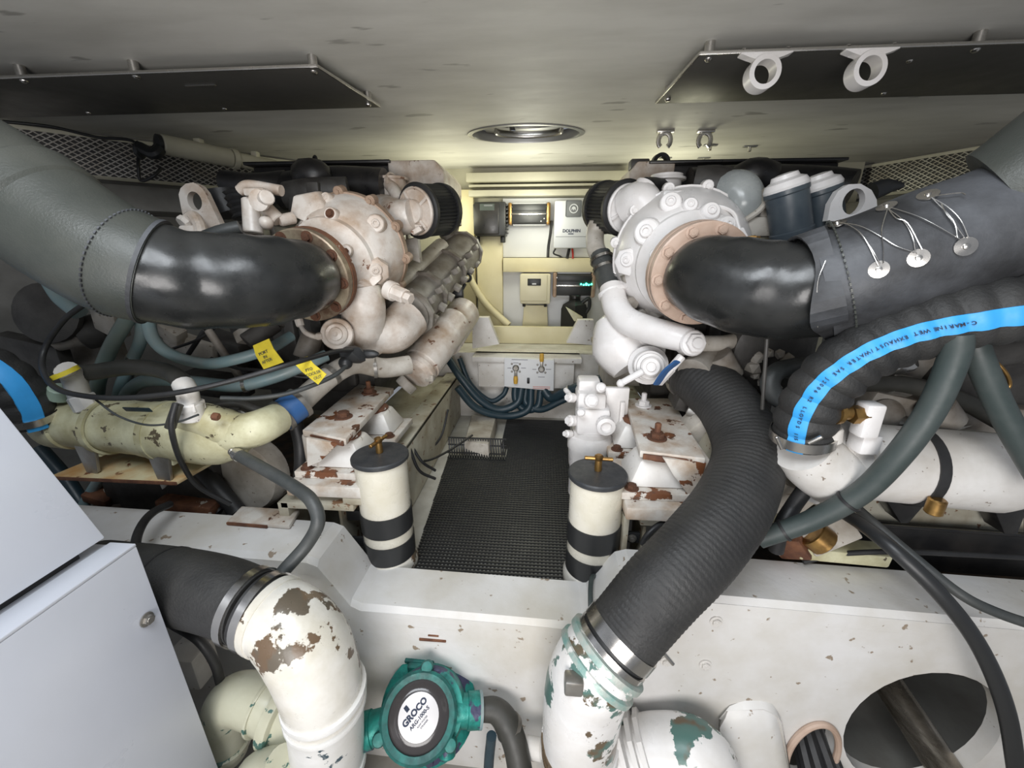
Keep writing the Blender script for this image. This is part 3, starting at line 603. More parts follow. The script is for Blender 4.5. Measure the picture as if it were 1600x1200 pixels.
MB().box(W(998, 258, 2.5), (.10, .08, .05), .008).done('filler_cap', engdark, eR)
g = MB(); g.ringz(W(1030, 256, 2.5), (.2, -1, 0), .03, .05, .03).box(W(1048, 262, 2.5), (.12, .04, .07), .01); g.done('valve_wheel', blackp, eR)
g = MB(); g.tube([W(1075, 290, 2.35), W(1180, 285, 2.35), W(1270, 288, 2.3), W(1330, 295, 2.2)], .085, 16).ball(W(1180, 275, 2.25), .12, (1, .8, .7), 2, .1); g.done('charge_air_pipe', blackp, eR)
g = MB(); g.tube([W(1085, 292, 2.05), W(1115, 292, 2.02), W(1145, 297, 1.98)], [.085, .088, .08], 20); g.done('dark_air_hose', engdark, eR)
g = MB(); g.tube([W(1130, 300, 1.99), W(1152, 302, 1.95), W(1160, 320, 1.93), W(1152, 350, 1.95)], [.085, .09, .085, .07], 20); g.done('grey_air_elbow', duct, eR)
g = MB(); g.tube([W(1155, 350, 1.85), W(1185, 330, 1.85), W(1200, 312, 1.85), W(1215, 303, 1.85)], .012, 8).cyl(W(1192, 306, 1.85), W(1206, 304, 1.85), .03, 12).box(W(1205, 325, 1.9), (.1, .05, .12), .01).box(W(1180, 355, 1.9), (.16, .08, .08), .012); g.done('filter_bracket', white_dull, eR)
for (px, Y) in ((1232, 1.80), (1284, 1.86)):
    a = W(px+6, 372, Y); b = W(px-4, 292, Y)
    o = MB().lathe([(.074, 0), (.078, .01), (.078, .03), (.074, .034), (.074, .17), (.078, .175), (.078, .19), (.06, .2)], b+ax2(b, a)*.2, -ax2(b, a), 26).done('fuel_filter', filt_b, eR, 'blue-black filter canister with white head')
    MB().lathe([(.077, -.01), (.079, 0), (.07, .02), (.05, .03), (.045, .045), (.02, .05)], b, -ax2(b, a), 20).done('filter_head', white_r, o)
MB().bar(W(1205, 306, 1.9), W(1300, 300, 1.95), .05, .03, .006).done('filter_rail', white_r, eR)
eye(eR, [(1293, 345), (1298, 318), (1310, 298), (1326, 288), (1345, 287), (1362, 297), (1370, 312), (1372, 350)], (1334, 315), .04, 1.75, white_r)
g = MB(); g.tube([W(1362, 300, 1.8), W(1385, 292, 1.8), W(1410, 290, 1.8)], [.035, .03, .01], 12); g.done('black_lever', black, eR)
# cooling pipe down the inboard side
g = MB(); g.tube([W(936, 342, 2.2), W(930, 365, 2.2), W(931, 388, 2.15), W(940, 405, 2.1)], .046, 16); g.done('upper_coolant_pipe', white_dull, eR)
g = MB(); g.tube([W(938, 398, 2.12), W(943, 415, 2.08), W(950, 440, 2.0), W(957, 462, 1.94)], .052, 16); jh = g.done('joint_hose', hose_gr, eR)
for px, py, Y in ((940, 404, 2.1), (944, 418, 2.07)): MB().ringz(W(px, py, Y), V(.15, -.3, -.5), .053, .060, .014).done('hose_clamp', steel, jh)
g = MB(); g.tube([W(956, 450, 1.95), W(962, 478, 1.88), W(978, 500, 1.80), W(1010, 514, 1.72), W(1050, 525, 1.64), W(1078, 532, 1.60)], [.057, .06, .06, .058, .055, .05], 20); lp = g.done('lower_coolant_pipe', white_r, eR)
MB().lathe([(.06, -.012), (.068, -.01), (.068, .01), (.06, .012)], W(957, 458, 1.94), V(.2, -.3, -.6), 20).done('collar', white_r, lp)
g = MB(); p = W(1083, 536, 1.57); a = V(.1, -1, .2).normalized(); g.lathe([(.05, -.06), (.052, 0), (.046, .01), (.04, .012)], p, a, 20).hexn(p+a*.01, a, .037, .02).lathe([(.022, 0), (.02, .012)], p+a*.03, a, 14); g.done('banjo_nut', white_r, lp)
g = MB(); g.tube([W(1090, 537, 1.6), W(1130, 536, 1.65), W(1160, 530, 1.7)], .032, 12); g.done('return_pipe', white_dull, lp)
# pump nose and lower casting
g = MB(); p = W(1015, 572, 1.66); a = (CAM-p+V(.2, 0, -.1)).normalized()
g.lathe([(.085, -.16), (.085, -.06), (.068, -.05), (.066, -.015), (.064, 0), (.064, .012), (.056, .018), (.054, .03), (.042, .034), (.040, .05), (.034, .056), (.02, .054), (.018, .064), (.002, .064)], p, a, 28); g.done('pump_nose', white_r, eR)
g = MB(); g.tube([W(965, 500, 1.95), W(970, 540, 1.9), W(990, 570, 1.85)], [.10, .14, .11], 18).ball(W(958, 520, 1.98), .10).box(W(1000, 540, 1.85), (.22, .12, .14), .03).box(W(968, 480, 2.02), (.1, .1, .18), .02); g.done('lower_casting', white_r, eR)
g = MB()
for px, py in ((990, 452), (1000, 466), (980, 470), (1010, 480), (995, 490), (1025, 490), (985, 440), (975, 430)): g.cyl(W(px, py, 1.95), W(px+9, py+4, 1.86), .022+.01*random.random(), 8)
g.tube([W(962, 420, 2.1), W(975, 435, 2.05), W(990, 455, 2.0), W(1000, 480, 1.95)], .035).tube([W(970, 400, 2.1), W(985, 440, 2.0), W(1030, 500, 1.85)], .03); g.done('small_fittings', enggrey, eR, kind='stuff')
g = MB(); g.cyl(W(1066, 556, 1.56), W(1040, 586, 1.56), .017, 10).cyl(W(1005, 580, 1.6), W(972, 598, 1.6), .014, 10).ball(W(970, 599, 1.6), .018).cyl(W(1050, 574, 1.55), W(1028, 598, 1.58), .02, 8); g.done('linkage_rod', white_r, eR)
MB().tube([W(1026, 600, 1.56), W(1040, 580, 1.5), W(1058, 565, 1.46)], .016, 8, flat=.4).done('blue_strap', lblue, eR)
g = MB(); g.box((.66, 2.35, .66), (.26, .26, .22), .02).box((.62, 2.3, .78), (.30, .3, .03), .004); g.done('front_support', white_dull, eR)
MB().lathe([(.02, 0), (.10, .005), (.16, .03), (.17, .07)], W(1215, 555, 1.62), V(-.1, 1, 0), 30).done('alternator_guard', engdark, eR)
g = MB(); 
for i in range(14):
    a = i*1.9; g.ball(W(1205+30*math.cos(a), 575+24*math.sin(a), 1.62), .02+.015*random.random(), sub=1, noise=.4)
g.done('flaking_paint', white_dull, eR, kind='stuff')
g = MB(); g.tube([W(1085, 585, 1.58), W(1105, 565, 1.65), W(1130, 560, 1.7), W(1160, 575, 1.75)], [.07, .06, .055, .07], 16).cyl(W(1120, 555, 1.6), W(1140, 590, 1.6), .055, 14).box(W(1150, 600, 1.7), (.14, .1, .12), .02); g.done('raw_water_outlet', enggrey, eR)
# ---- rubber mounts between engines and beds
def mount(label, corners, z, bolts, s, gus):
    P = [Wz(x, y, z) for x, y in corners]; c = sum(P, V(0, 0, 0))/4
    root = T('engine_mount', label, 'engine mount', (c.x, c.y, .375), 'engine mounts on the beds')
    MB().prism([p-Z_*.028 for p in P], (0, 0, .028), .004).done('top_plate', plate_w, root)
    for px, py, m_, stud in bolts:
        p = Wz(px, py, z); bolt(p, Z_, .026, m_, root, 'hex', 1.0)
        if stud: MB().cyl(p+Z_*.02, p+Z_*.065, .012, 10).done('stud', m_, root)
    y0, y1 = min(p.y for p in P), max(p.y for p in P)
    for k, y in enumerate((y0+.12, y0+.43)):
        x = c.x-s*.05
        def ring(w, d, zz, dx=0): return [V(x+dx-w, y-d, zz), V(x+dx+w, y-d, zz), V(x+dx+w, y+d, zz), V(x+dx-w, y+d, zz)]
        MB().hexa(ring(.125, .10, .455)+ring(.075, .06, z-.045), .018).done('rubber_block', white, root)
        MB().lathe([(.07, 0), (.075, .01), (.06, .02)], (x, y, z-.05), Z_, 18).done('rust_cup', rusty, root)
        MB().box((x, y, .44), (.30, .26, .03), .004).done('foot_plate', plate_w, root)
        for sx in (-1, 1): bolt((x+sx*.11, y-.10, .455), Z_, .018, rusty, root)
    MB().box((c.x-s*.04, y0-.01, .40), (.30, .10, .05), .006).done('bed_pad', plate_w, root)
    MB().prism([W(*q, y0+.0) for q in gus], (0, .016, 0), .003).done('gusset', plate_w, root)
    e0_, e1_ = sorted(P, key=lambda p: p.y)[:2]; e0_, e1_ = (e0_, e1_) if abs(e0_.x) < abs(e1_.x) else (e1_, e0_)
    MB().bar(e0_.lerp(e1_, .05)+V(0, -.004, -.02), e0_.lerp(e1_, .8)+V(0, -.004, -.02), .008, .022, .003).done('rust_edge', rusty, root)
    xo = max((p.x for p in P), key=abs); sh = lambda p: V(xo+(p.x-xo)*.45, p.y+.02, z-.16)
    MB().prism([sh(P[1]), sh(P[0]), sh(P[3]), sh(P[2])], (0, 0, .13), .01).done('bracket_arm', plate_w, root)
mount('rust-stained mounting plate with two rusted bolts under the left engine', [(472, 672), (540, 686), (615, 606), (560, 600)], .60, [(537, 652, rusty, 0), (577, 614, rusty, 1)], -1, [(478, 684), (528, 694), (500, 722), (480, 730)])
mount('white mounting plate with one clean bolt and one rusted stud under the right engine', [(1000, 704), (1103, 716), (1050, 622), (977, 622)], .60, [(1005, 634, white_r, 1), (1026, 685, rusty, 1)], 1, [(1036, 716), (1104, 724), (1088, 776), (1074, 772), (1052, 742)])
# ---------------------------------------------------------------- exhaust pipes
pL = [W(484, 431, 1.53), W(455, 436, 1.42), W(400, 440, 1.30), W(320, 440, 1.21), W(262, 432, 1.155), W(215, 418, 1.125), W(175, 402, 1.112)]
ex = T('exhaust_pipe', 'lagged exhaust pipe running left, glossy black elbow then smooth grey cloth', 'exhaust pipe', W(320, 520, 1.2), 'lagged exhaust pipes')
crease = lambda d, a: .012*math.sin(d*60+2*math.sin(a))+.006*math.sin(d*37+a*3)
MB().tube(pL, [.125, .142, .150, .148, .148, .147, .14], 36, step=.012, wave=crease).done('black_elbow', leather, ex)
wr = [W(243, 426.5, 1.142), W(215, 418, 1.125), W(175, 402, 1.112), W(110, 363, 1.10), W(40, 314, 1.09), W(-50, 262, 1.08), W(-180, 190, 1.08)]
MB().tube(wr, [.154, .157, .159, .158, .155, .155, .155], 40, step=.015, wave=lambda d, a: .006*math.sin(d*25+3*a)).done('cloth_lagging', cloth, ex)
S1, _ = spline(wr, 12); F1 = frames(S1)
def seam(i, r, n=34, m_=cloth_d, parent=ex, SS=S1, FF=F1, name='stitched_seam'):
    g = MB(); u, v, w = FF[i]
    for k in range(n*2):
        a = math.pi*k/n; b = a+math.pi/n*.55; f = lambda q: SS[i]+(u*math.cos(q)+v*math.sin(q))*r
        g.bar(f(a), f(b), .006, .004, up=w)
    g.done(name, m_, parent, kind='stuff', smooth=None)
seam(17, .1595)
g = MB(); g.ringz(S1[1]-F1[1][2]*.004, F1[1][2], .150, .158, .010, 40); g.done('cloth_hem', cloth_d, ex)
MB().lathe([(.154, -.05), (.162, -.04), (.162, .03), (.154, .04)], S1[46], F1[46][2], 40).done('band_seam', cloth, ex)
pR = [W(1092, 430, 1.53), W(1112, 436, 1.45), W(1160, 448, 1.36), W(1230, 455, 1.29), W(1300, 446, 1.24)]
ex = T('exhaust_pipe', 'lagged exhaust pipe running right, black elbow then wired dark blanket', 'exhaust pipe', W(1230, 540, 1.25), 'lagged exhaust pipes')
MB().tube(pR, [.130, .142, .148, .146, .145], 36, step=.012, wave=crease).done('black_elbow', leather, ex)
wr = [W(1282, 445, 1.245), W(1340, 429, 1.21), W(1430, 396, 1.17), W(1530, 362, 1.14), W(1640, 325, 1.12), W(1800, 270, 1.1)]
MB().tube(wr[:5], [.158, .158, .153, .148, .146], 44, step=.012, wave=lambda d, a: .010*math.sin(d*18+2*a)+.008*math.sin(d*41-3*a)+.007*math.sin(7*a+d*11)).done('lagging_blanket', cloth_d, ex)
MB().tube([W(1572, 318, 1.14), W(1640, 280, 1.11), W(1800, 170, 1.08)], [.148, .155, .16], 36, step=.02).done('outer_sleeve', cloth, ex)
S2, _ = spline(wr, 12); F2 = frames(S2)
seam(7, .165, SS=S2, FF=F2, m_=cloth)
g = MB()
for i in range(40): 
    u, v, w = F2[0]; a0 = 2*math.pi*i/40; a1 = a0+2*math.pi/40; rr = lambda a: .158+.012*math.sin(5*a)
    f = lambda q, h: S2[0]+w*h+(u*math.cos(q)+v*math.sin(q))*rr(q)
    g.hexa([f(a0, -.03-.02*math.sin(a0*3)), f(a1, -.03-.02*math.sin(a1*3)), f(a1, .03), f(a0, .03), f(a0, -.03-.02*math.sin(a0*3))+u*.001*0+(f(a0, 0)-S2[0]).normalized()*.006, f(a1, -.03-.02*math.sin(a1*3))+(f(a1, 0)-S2[0]).normalized()*.006, f(a1, .03)+(f(a1, 0)-S2[0]).normalized()*.006, f(a0, .03)+(f(a0, 0)-S2[0]).normalized()*.006])
g.done('ragged_hem', cloth_d, ex, kind='stuff')
# washers and lacing wire on the blanket: found by casting the pixel onto the tube
def ontube(px, py, SS, rad):
    rad = [rad+.006-.013*i/len(SS) for i in range(len(SS))]
    d = ray(px, py); t = .3; best = None
    while t < 2.2:
        p = CAM+d*t; q = min(((p-s).length, i) for i, s in enumerate(SS))
        if q[0] < rad[q[1]]: return p, (p-SS[q[1]]).normalized()
        t += .004
    return CAM+d*1.0, -d.normalized()
WP = []
for px, py in ((1308, 349), (1385, 322), (1450, 304), (1373, 421), (1435, 403), (1509, 385)):
    p, n = ontube(px, py, S2, .158); WP.append((p, n))
    o = MB().lathe([(.0205, 0), (.0205, .003), (.007, .004), (.006, .008), (.001, .009)], p-n*.002, n, 20).done('lacing_washer', steel, ex)
def wire(pts, r=.0012):
    out = []
    for px, py in pts:
        p, n = ontube(px, py, S2, .161); out.append(p+n*.003)
    MB().tube(out, r, 5, 4).done('lacing_wire', steel, ex)
for w_ in ([(1312, 349), (1330, 355), (1350, 372), (1372, 415)], [(1312, 349), (1345, 355), (1375, 370), (1400, 385), (1432, 396)], [(1318, 350), (1340, 362), (1362, 390), (1375, 413)], [(1387, 328), (1378, 360), (1380, 390), (1380, 412)], [(1388, 328), (1410, 345), (1425, 370), (1430, 396)], [(1392, 326), (1430, 338), (1460, 352), (1500, 375)], [(1388, 328), (1400, 342), (1418, 350), (1440, 390)], [(1455, 310), (1480, 325), (1500, 345), (1512, 372)], [(1455, 310), (1488, 345), (1495, 372)], [(1290, 408), (1278, 440), (1277, 480), (1278, 510)], [(1460, 308), (1480, 305), (1500, 303), (1508, 306)], [(1470, 320), (1478, 335), (1490, 350), (1506, 372)]): wire(w_)
# ---------------------------------------------------------------- black wet exhaust hose with blue stripe (right)
hs = [W(1252, 690, 1.16), W(1262, 645, 1.15), W(1290, 600, 1.14), W(1345, 553, 1.12), W(1430, 515, 1.09), W(1530, 490, 1.05), W(1680, 475, 1.0)]
hr = T('exhaust_hose', 'thick black hose with a bright blue lettered stripe rising from the white cooler', 'hose', hs[0], 'blue striped hoses')
rad = .079
rw = lambda d: .10*abs(math.sin(d*math.pi/.05))-.06
MB().tube(hs, rad, 30, step=.005, wave=lambda d, a: rw(d)).done('hose_wall', hose_blk, hr)
S3, ts = spline(hs, 14); S3, ts, L3 = resample(S3, ts, .010)
step3 = L3/(len(S3)-1)
edge = []      # the stripe follows the aft side of the hose
st_px = [(1243, 690), (1254, 645), (1285, 600), (1345, 557), (1430, 522), (1530, 503), (1680, 490)]
F3 = frames(S3)
def onhose(px, py):
    d = ray(px, py); t = .3
    while t < 2.2:
        p = CAM+d*t; q = min(((p-s).length, i) for i, s in enumerate(S3))
        if q[0] < rad*1.04: return (p-S3[q[1]]).normalized(), q[1]
        t += .003
    return None, None
keys = []
for px, py in st_px[:-1]:
    n, i = onhose(px, py)
    if n: keys.append((i, n))
keys.sort(key=lambda k: k[0])
def nrm(i):
    if i <= keys[0][0]: n = keys[0][1]
    elif i >= keys[-1][0]: n = keys[-1][1]
    else:
        for (a, na), (b, nb) in zip(keys, keys[1:]):
            if a <= i <= b: n = na.lerp(nb, (i-a)/max(1, b-a)); break
    w = F3[i][2]; return (n-w*n.dot(w)).normalized()
L = []
for i in range(len(S3)):
    n = nrm(i); w = F3[i][2]; sd = w.cross(n)
    k_ = rad*(1+rw(i*step3)); L.append([S3[i]+(n*math.cos(a)+sd*math.sin(a))*(k_+r) for a, r in ((-.30, -.004), (-.27, .002), (0, .003), (.27, .002), (.30, -.004))])
stp = MB().rings(L).done('blue_stripe', stripe, hr)
msg = 'C-MARINE WET EXHAUST/WATER SAE J2006 R2 LLOYDS 11500 1207 U.S.A.'
pos = len(S3)-20
for ch in msg:
    if pos < 4: break
    if ch != ' ':
        i = int(pos); n = nrm(i); w = F3[i][2]
        text(ch, .0125, S3[i].lerp(S3[i+1], pos-i)+n*(rad*(1+rw(pos*step3))+.0056), -w, n.cross(-w), ink, stp, bold=.0002)
    pos -= .92
for t_, off in ((1, .0),):
    MB().ringz(S3[1]-F3[1][2]*.0, F3[1][2], rad*1.04, rad*1.09, .03, 30).done('hose_clamp', steel, hr)
MB().cyl(W(1262, 693, 1.06), W(1285, 682, 1.05), .006, 8).done('clamp_screw', steel, hr); MB().cyl(W(1213, 682, 1.09), W(1222, 702, 1.09), .005, 8).done('clamp_screw', steel, hr)
# left counterpart
hs = [W(48, 655, 1.24), W(32, 625, 1.22), (W(2, 592, 1.2)), W(-60, 560, 1.17), W(-150, 535, 1.1)]
hl = T('exhaust_hose', 'black hose with a bright blue stripe at the left edge, over the cream cooler', 'hose', hs[0], 'blue striped hoses')
MB().tube(hs, .082, 28, step=.006, wave=lambda d, a: .08*abs(math.sin(d*math.pi/.05))-.05).done('hose_wall', hose_blk, hl)
S4, t4 = spline(hs, 12); S4, t4, _ = resample(S4, t4, .02); F4 = frames(S4); L = []
for i in range(len(S4)):
    w = F4[i][2]; n = V(.75, -.45, .62); n = (n-w*n.dot(w)).normalized(); sd = w.cross(n)
    L.append([S4[i]+(n*math.cos(a)+sd*math.sin(a))*r for a, r in ((-.34, .082), (-.3, .0858), (0, .0865), (.3, .0858), (.34, .082))])
MB().rings(L).done('blue_stripe', stripe, hl)
MB().ringz(S4[1], F4[1][2], .084, .09, .03).done('hose_clamp', steel, hl)
# ---------------------------------------------------------------- coolers
def tube_axis(a, b): return ax2(a, b)
a, b = W(92, 655, 1.34), W(350, 682, 1.28); d = ax2(a, b); Lc = (b-a).length
ck = T('oil_cooler', 'cream painted tubular cooler with pipe elbows on a rusty shelf, left of aisle', 'cooler', a.lerp(b, .5)-Z_*.2, 'tubular coolers')
MB().lathe([(.03, -.10), (.035, -.10), (.085, -.03), (.105, 0), (.112, .02), (.112, .10), (.104, .105), (.104, Lc*.58), (.108, Lc*.585), (.112, Lc*.70), (.108, Lc*.72), (.112, Lc*.93), (.105, Lc*1.0), (.075, Lc*1.09), (.04, Lc*1.12)], a, d, 34).done('shell', cream, ck)
for t in (.33, .66): MB().ringz(a+d*Lc*t, d, .106, .116, .025, 34).done('saddle_strap', cream, ck)
for t in (.27, .70):
    p = a+d*Lc*t; u = V(d.x, d.y, 0).normalized(); n = V(-u.y, u.x, 0)
    for sy in (-1, 1):
        MB().prism([p-u*.035-Z_*.05+n*.085*sy, p+u*.06-Z_*.05+n*.085*sy, p+u*.05-Z_*.16+n*.095*sy, p+u*.0-Z_*.2+n*.095*sy], n*.012, .002).done('saddle_leg', dsteel, ck)
    MB().box(p-Z_*.085+u*.012, (.085, .16, .04), .006).done('saddle', cream, ck)
q = a+d*Lc*.46-Z_*.163
MB().hexa([q+V(-.27, -.115, -.014), q+V(.25, -.115, -.014), q+V(.27, .14, -.014), q+V(-.25, .14, -.014), q+V(-.27, -.115, .0), q+V(.25, -.115, .0), q+V(.27, .14, .0), q+V(-.25, .14, .0)], .003).done('support_shelf', mat('rust_edged_cream', (.60, .54, .34), .5, grime=(.45, .22, .06), ga=.9, gs=7, chip=RUST, ca=.03, cs=9), ck)
MB().box(q+V(-.05, .12, -.2), (.5, .05, .4), .004).done('support_leg', engdark, ck)
MB().bar(q+V(-.27, -.117, -.007), q+V(.25, -.117, -.007), .004, .014, .001).done('rust_edge', rusty, ck)
g = MB(); g.tube([b-d*.02, W(375, 676, 1.26), W(405, 668, 1.27), W(432, 655, 1.36)], [.075, .068, .065, .062], 22); g.tube([W(295, 660, 1.25), W(318, 655, 1.24), W(352, 668, 1.25), W(380, 672, 1.26)], [.05, .06, .065, .06], 16); g.done('outlet_elbow', cream, ck)
g = MB(); p = W(128, 628, 1.29); g.tube([p, W(118, 600, 1.27), W(112, 585, 1.26), W(103, 578, 1.24)], .034, 14).cyl(W(138, 640, 1.28), W(125, 618, 1.28), .04, 8); g.done('inlet_elbow', white, ck)
MB().ringz(W(104, 585, 1.23), (-.3, -.2, .9), .026, .042, .015).done('yellow_cap_ring', tagm, ck)
g = MB(); g.cyl(W(300, 655, 1.2), W(296, 628, 1.2), .042, 16).hexn(W(298, 640, 1.2), Z_, .045, .03).tube([W(296, 628, 1.2), W(292, 612, 1.2), W(286, 600, 1.22)], .033, 14); g.done('top_fitting', white, ck)
MB().cyl(W(92, 622, 1.28), W(95, 606, 1.28), .035, 16).done('filler_neck', mat('pale_green_paint', (.35, .45, .36), .5), ck)
MB().box(W(215, 640, 1.19), (.10, .004, .02), .001, Matrix.Rotation(.5, 3, 'X')).done('data_plate', hose_navy, ck)
MB().cyl(W(342, 652, 1.17), W(332, 650, 1.17), .014, 8).done('sender', rusty, ck)
# white one on the right
a, b = W(1262, 712, 1.24), W(1572, 740, 1.2); d = ax2(a, b); Lc = (b-a).length
ck = T('oil_cooler', 'white painted tubular cooler behind the grey diagonal hose, right of aisle', 'cooler', a.lerp(b, .5)-Z_*.2, 'tubular coolers')
MB().lathe([(.02, -.03), (.07, -.02), (.10, 0), (.122, .05), (.126, .09), (.126, .12), (.122, .125), (.122, Lc*.93), (.112, Lc*.985), (.09, Lc*1.01), (.02, Lc*1.02)], a, d, 36).done('shell', white, ck)
g = MB(); g.tube([W(1300, 735, 1.2), W(1275, 722, 1.18), W(1252, 698, 1.165)], [.11, .095, .084], 24).cyl(W(1296, 690, 1.12), W(1298, 668, 1.12), .03, 14).box(W(1298, 667, 1.12), (.03, .03, .02), .004); g.done('inlet_head', white, ck)
MB().lathe([(.126, 0), (.131, .002), (.131, .014), (.126, .016)], a+d*.11, d, 36, loop=False).done('weld_bead', white, ck)
for t in (.5, ): 
    s_ = MB().ringz(a+d*Lc*t, d, .1235, .128, .028, 40).done('strap', rubber, ck)
    MB().cyl(a+d*Lc*t-Y_*.13-Z_*.04, a+d*Lc*t-Y_*.13-Z_*.09, .022, 12).done('strap_bolt', brass, s_)
for tri in ([(1376, 768), (1460, 772), (1420, 818), (1408, 818)], [(1545, 775), (1612, 780), (1590, 835), (1570, 835)]):
    MB().prism([W(x, y, 1.27) for x, y in tri], (0, .07, 0), .003).done('cradle', blackp, ck)
q = [W(1230, 770, 1.37), W(1600, 790, 1.37), W(1600, 845, 1.36), W(1345, 822, 1.36)]
MB().prism(q, (0, .012, 0), .002).done('rear_plate', beam_top, ck)
MB().prism([W(1330, 812, 1.345), W(1640, 838, 1.345), W(1640, 905, 1.345), W(1330, 885, 1.345)], (0, .012, 0), .002).done('support_face', blackp, ck)
MB().prism([W(1350, 818, 1.30), W(1640, 838, 1.30), W(1640, 836, 1.345), W(1350, 815, 1.345)], (0, 0, -.012), .002).done('support_shelf', blackp, ck)
g = MB(); g.hexn(W(1330, 648, 1.1), V(1, 0, .1), .026, .035).lathe([(.034, 0), (.034, .012), (.022, .014), (.022, .04)], W(1303, 644, 1.1), V(1, .1, 0), 18); g.done('brass_union', brass, ck)
g = MB(); g.box(W(1355, 655, 1.1), (.05, .05, .10), .008).box(W(1350, 690, 1.12), (.055, .06, .06), .008); g.done('white_valve', white_r, ck)
# ---------------------------------------------------------------- loose hoses and cables
HN = [0]
def hose(label, pts, r, m_, name='hose', cat='hose', group=None, seg=14, clamp=(), **k):
    P = [W(*p) for p in pts]
    root = MB().tube(P, r, seg, 8, **k).done(name, m_, None, label, cat, group)
    S, _ = spline(P, 8); Fm = frames(S)
    for t in clamp:
        i = int(t*(len(S)-1)); MB().ringz(S[i]-Fm[i][2]*.006, Fm[i][2], r, r*1.14+.001, .013, 18).done('hose_clamp', steel, root)
    return root
hose('grey green hose dropping steeply behind the left exhaust elbow', [(212, 480, 1.45), (195, 505, 1.45), (172, 545, 1.45), (155, 590, 1.45), (150, 630, 1.5)], .026, hose_sage)
hose('pale blue grey hose behind the cream cooler, under the black elbow', [(222, 495, 1.5), (220, 530, 1.5), (208, 560, 1.5), (190, 600, 1.48), (180, 640, 1.5)], .022, hose_blu, clamp=(.5,))
hose('long sagging light blue hose below the left black elbow, with yellow tag', [(228, 490, 1.42), (240, 530, 1.4), (270, 555, 1.4), (320, 568, 1.42), (365, 562, 1.44), (420, 545, 1.5), (455, 525, 1.6)], .022, hose_blu)
hose('fat olive black hose arching between the cream cooler fittings', [(108, 580, 1.28), (140, 582, 1.3), (200, 574, 1.32), (250, 578, 1.3), (280, 592, 1.25), (290, 612, 1.21)], .030, hose_olv)
hose('light blue hose running level behind the cream cooler, with yellow tag', [(190, 625, 1.5), (215, 600, 1.46), (250, 593, 1.44), (310, 598, 1.44), (370, 603, 1.46), (420, 592, 1.5), (465, 575, 1.56), (510, 555, 1.65)], .026, hose_blu, clamp=(.62,))
hose('blue grey hose standing behind the cream cooler', [(205, 560, 1.55), (200, 590, 1.55), (185, 640, 1.55)], .02, hose_blu)
hose('teal pipe slanting out of the dark beside the left exhaust lagging', [(70, 435, 1.5), (95, 465, 1.5), (125, 490, 1.5)], [.02, .03, .03], hose_blu)
hose('teal hose leaning below the cream cooler shelf', [(165, 735, 1.45), (145, 765, 1.45), (125, 800, 1.42)], .022, hose_blu)
hose('dark green hose behind the white cabinet, low at the left', [(60, 700, 1.5), (100, 745, 1.48), (130, 790, 1.45)], .03, hose_navy)
hose('black hose dropping beside the gearbox cover', [(462, 660, 1.5), (470, 700, 1.48), (468, 750, 1.45), (455, 800, 1.4)], .028, rubber)
hose('thick black hose below the cream cooler, left of gearbox cover', [(300, 720, 1.42), (330, 750, 1.40), (372, 800, 1.36)], .034, rubber)
hose('black hose beneath the cream cooler shelf, next to another', [(285, 720, 1.48), (300, 760, 1.44), (345, 800, 1.40)], .02, rubber)
o = hose('dark grey hose with plated end curving down in front of the beam', [(375, 712, 1.18), (420, 737, 1.12), (462, 762, 1.07), (487, 783, 1.03), (497, 815, 1.0), (480, 850, .98), (445, 890, .93), (425, 915, .9)], .021, hose_gr, clamp=())
g = MB(); p, q = W(362, 704, 1.2), W(380, 716, 1.17); g.lathe([(.012, 0), (.016, .005), (.016, .012), (.012, .014), (.018, .02), (.018, .03), (.022, .032), (.022, .05)], p, q-p, 16); g.done('hose_end', steel, o)
hose('thin black cable looping over the cream cooler', [(140, 470, 1.3), (100, 500, 1.28), (70, 545, 1.25), (68, 580, 1.2), (95, 610, 1.16), (170, 622, 1.14), (260, 616, 1.14), (350, 598, 1.2), (450, 570, 1.3), (520, 550, 1.5), (550, 547, 1.6)], .009, rubber, 'cable', 'cable')
hose('thin grey cable ending at the black boot below the pump', [(345, 622, 1.3), (400, 622, 1.34), (460, 612, 1.4), (520, 588, 1.5), (545, 568, 1.6)], .009, hose_gr, 'cable', 'cable')
hose('short black cable hanging in front of the cream cooler', [(275, 630, 1.12), (268, 660, 1.1), (272, 690, 1.11), (285, 725, 1.18), (310, 760, 1.25), (360, 788, 1.3)], .009, rubber, 'cable', 'cable')
hose('dark loom taped beside the cream cooler cable', [(278, 632, 1.13), (270, 655, 1.115), (266, 668, 1.11)], .016, hose_olv, 'cable_loom', 'cable')
hose('black cable crossing the left beam top behind the white cabinet', [(265, 788, 1.24), (240, 800, 1.15), (222, 820, 1.07), (212, 850, .98), (220, 880, .9)], .014, rubber, 'cable', 'cable')
g = MB(); g.ball(W(550, 555, 1.62), .05, (1.2, .7, .8), 2, .3).ball(W(540, 567, 1.6), .03).ball(W(575, 553, 1.65), .035, (1.5, .6, .6)); g.done('rubber_boot', black, None, 'crumpled black rubber boot under the left pump nose', 'boot')
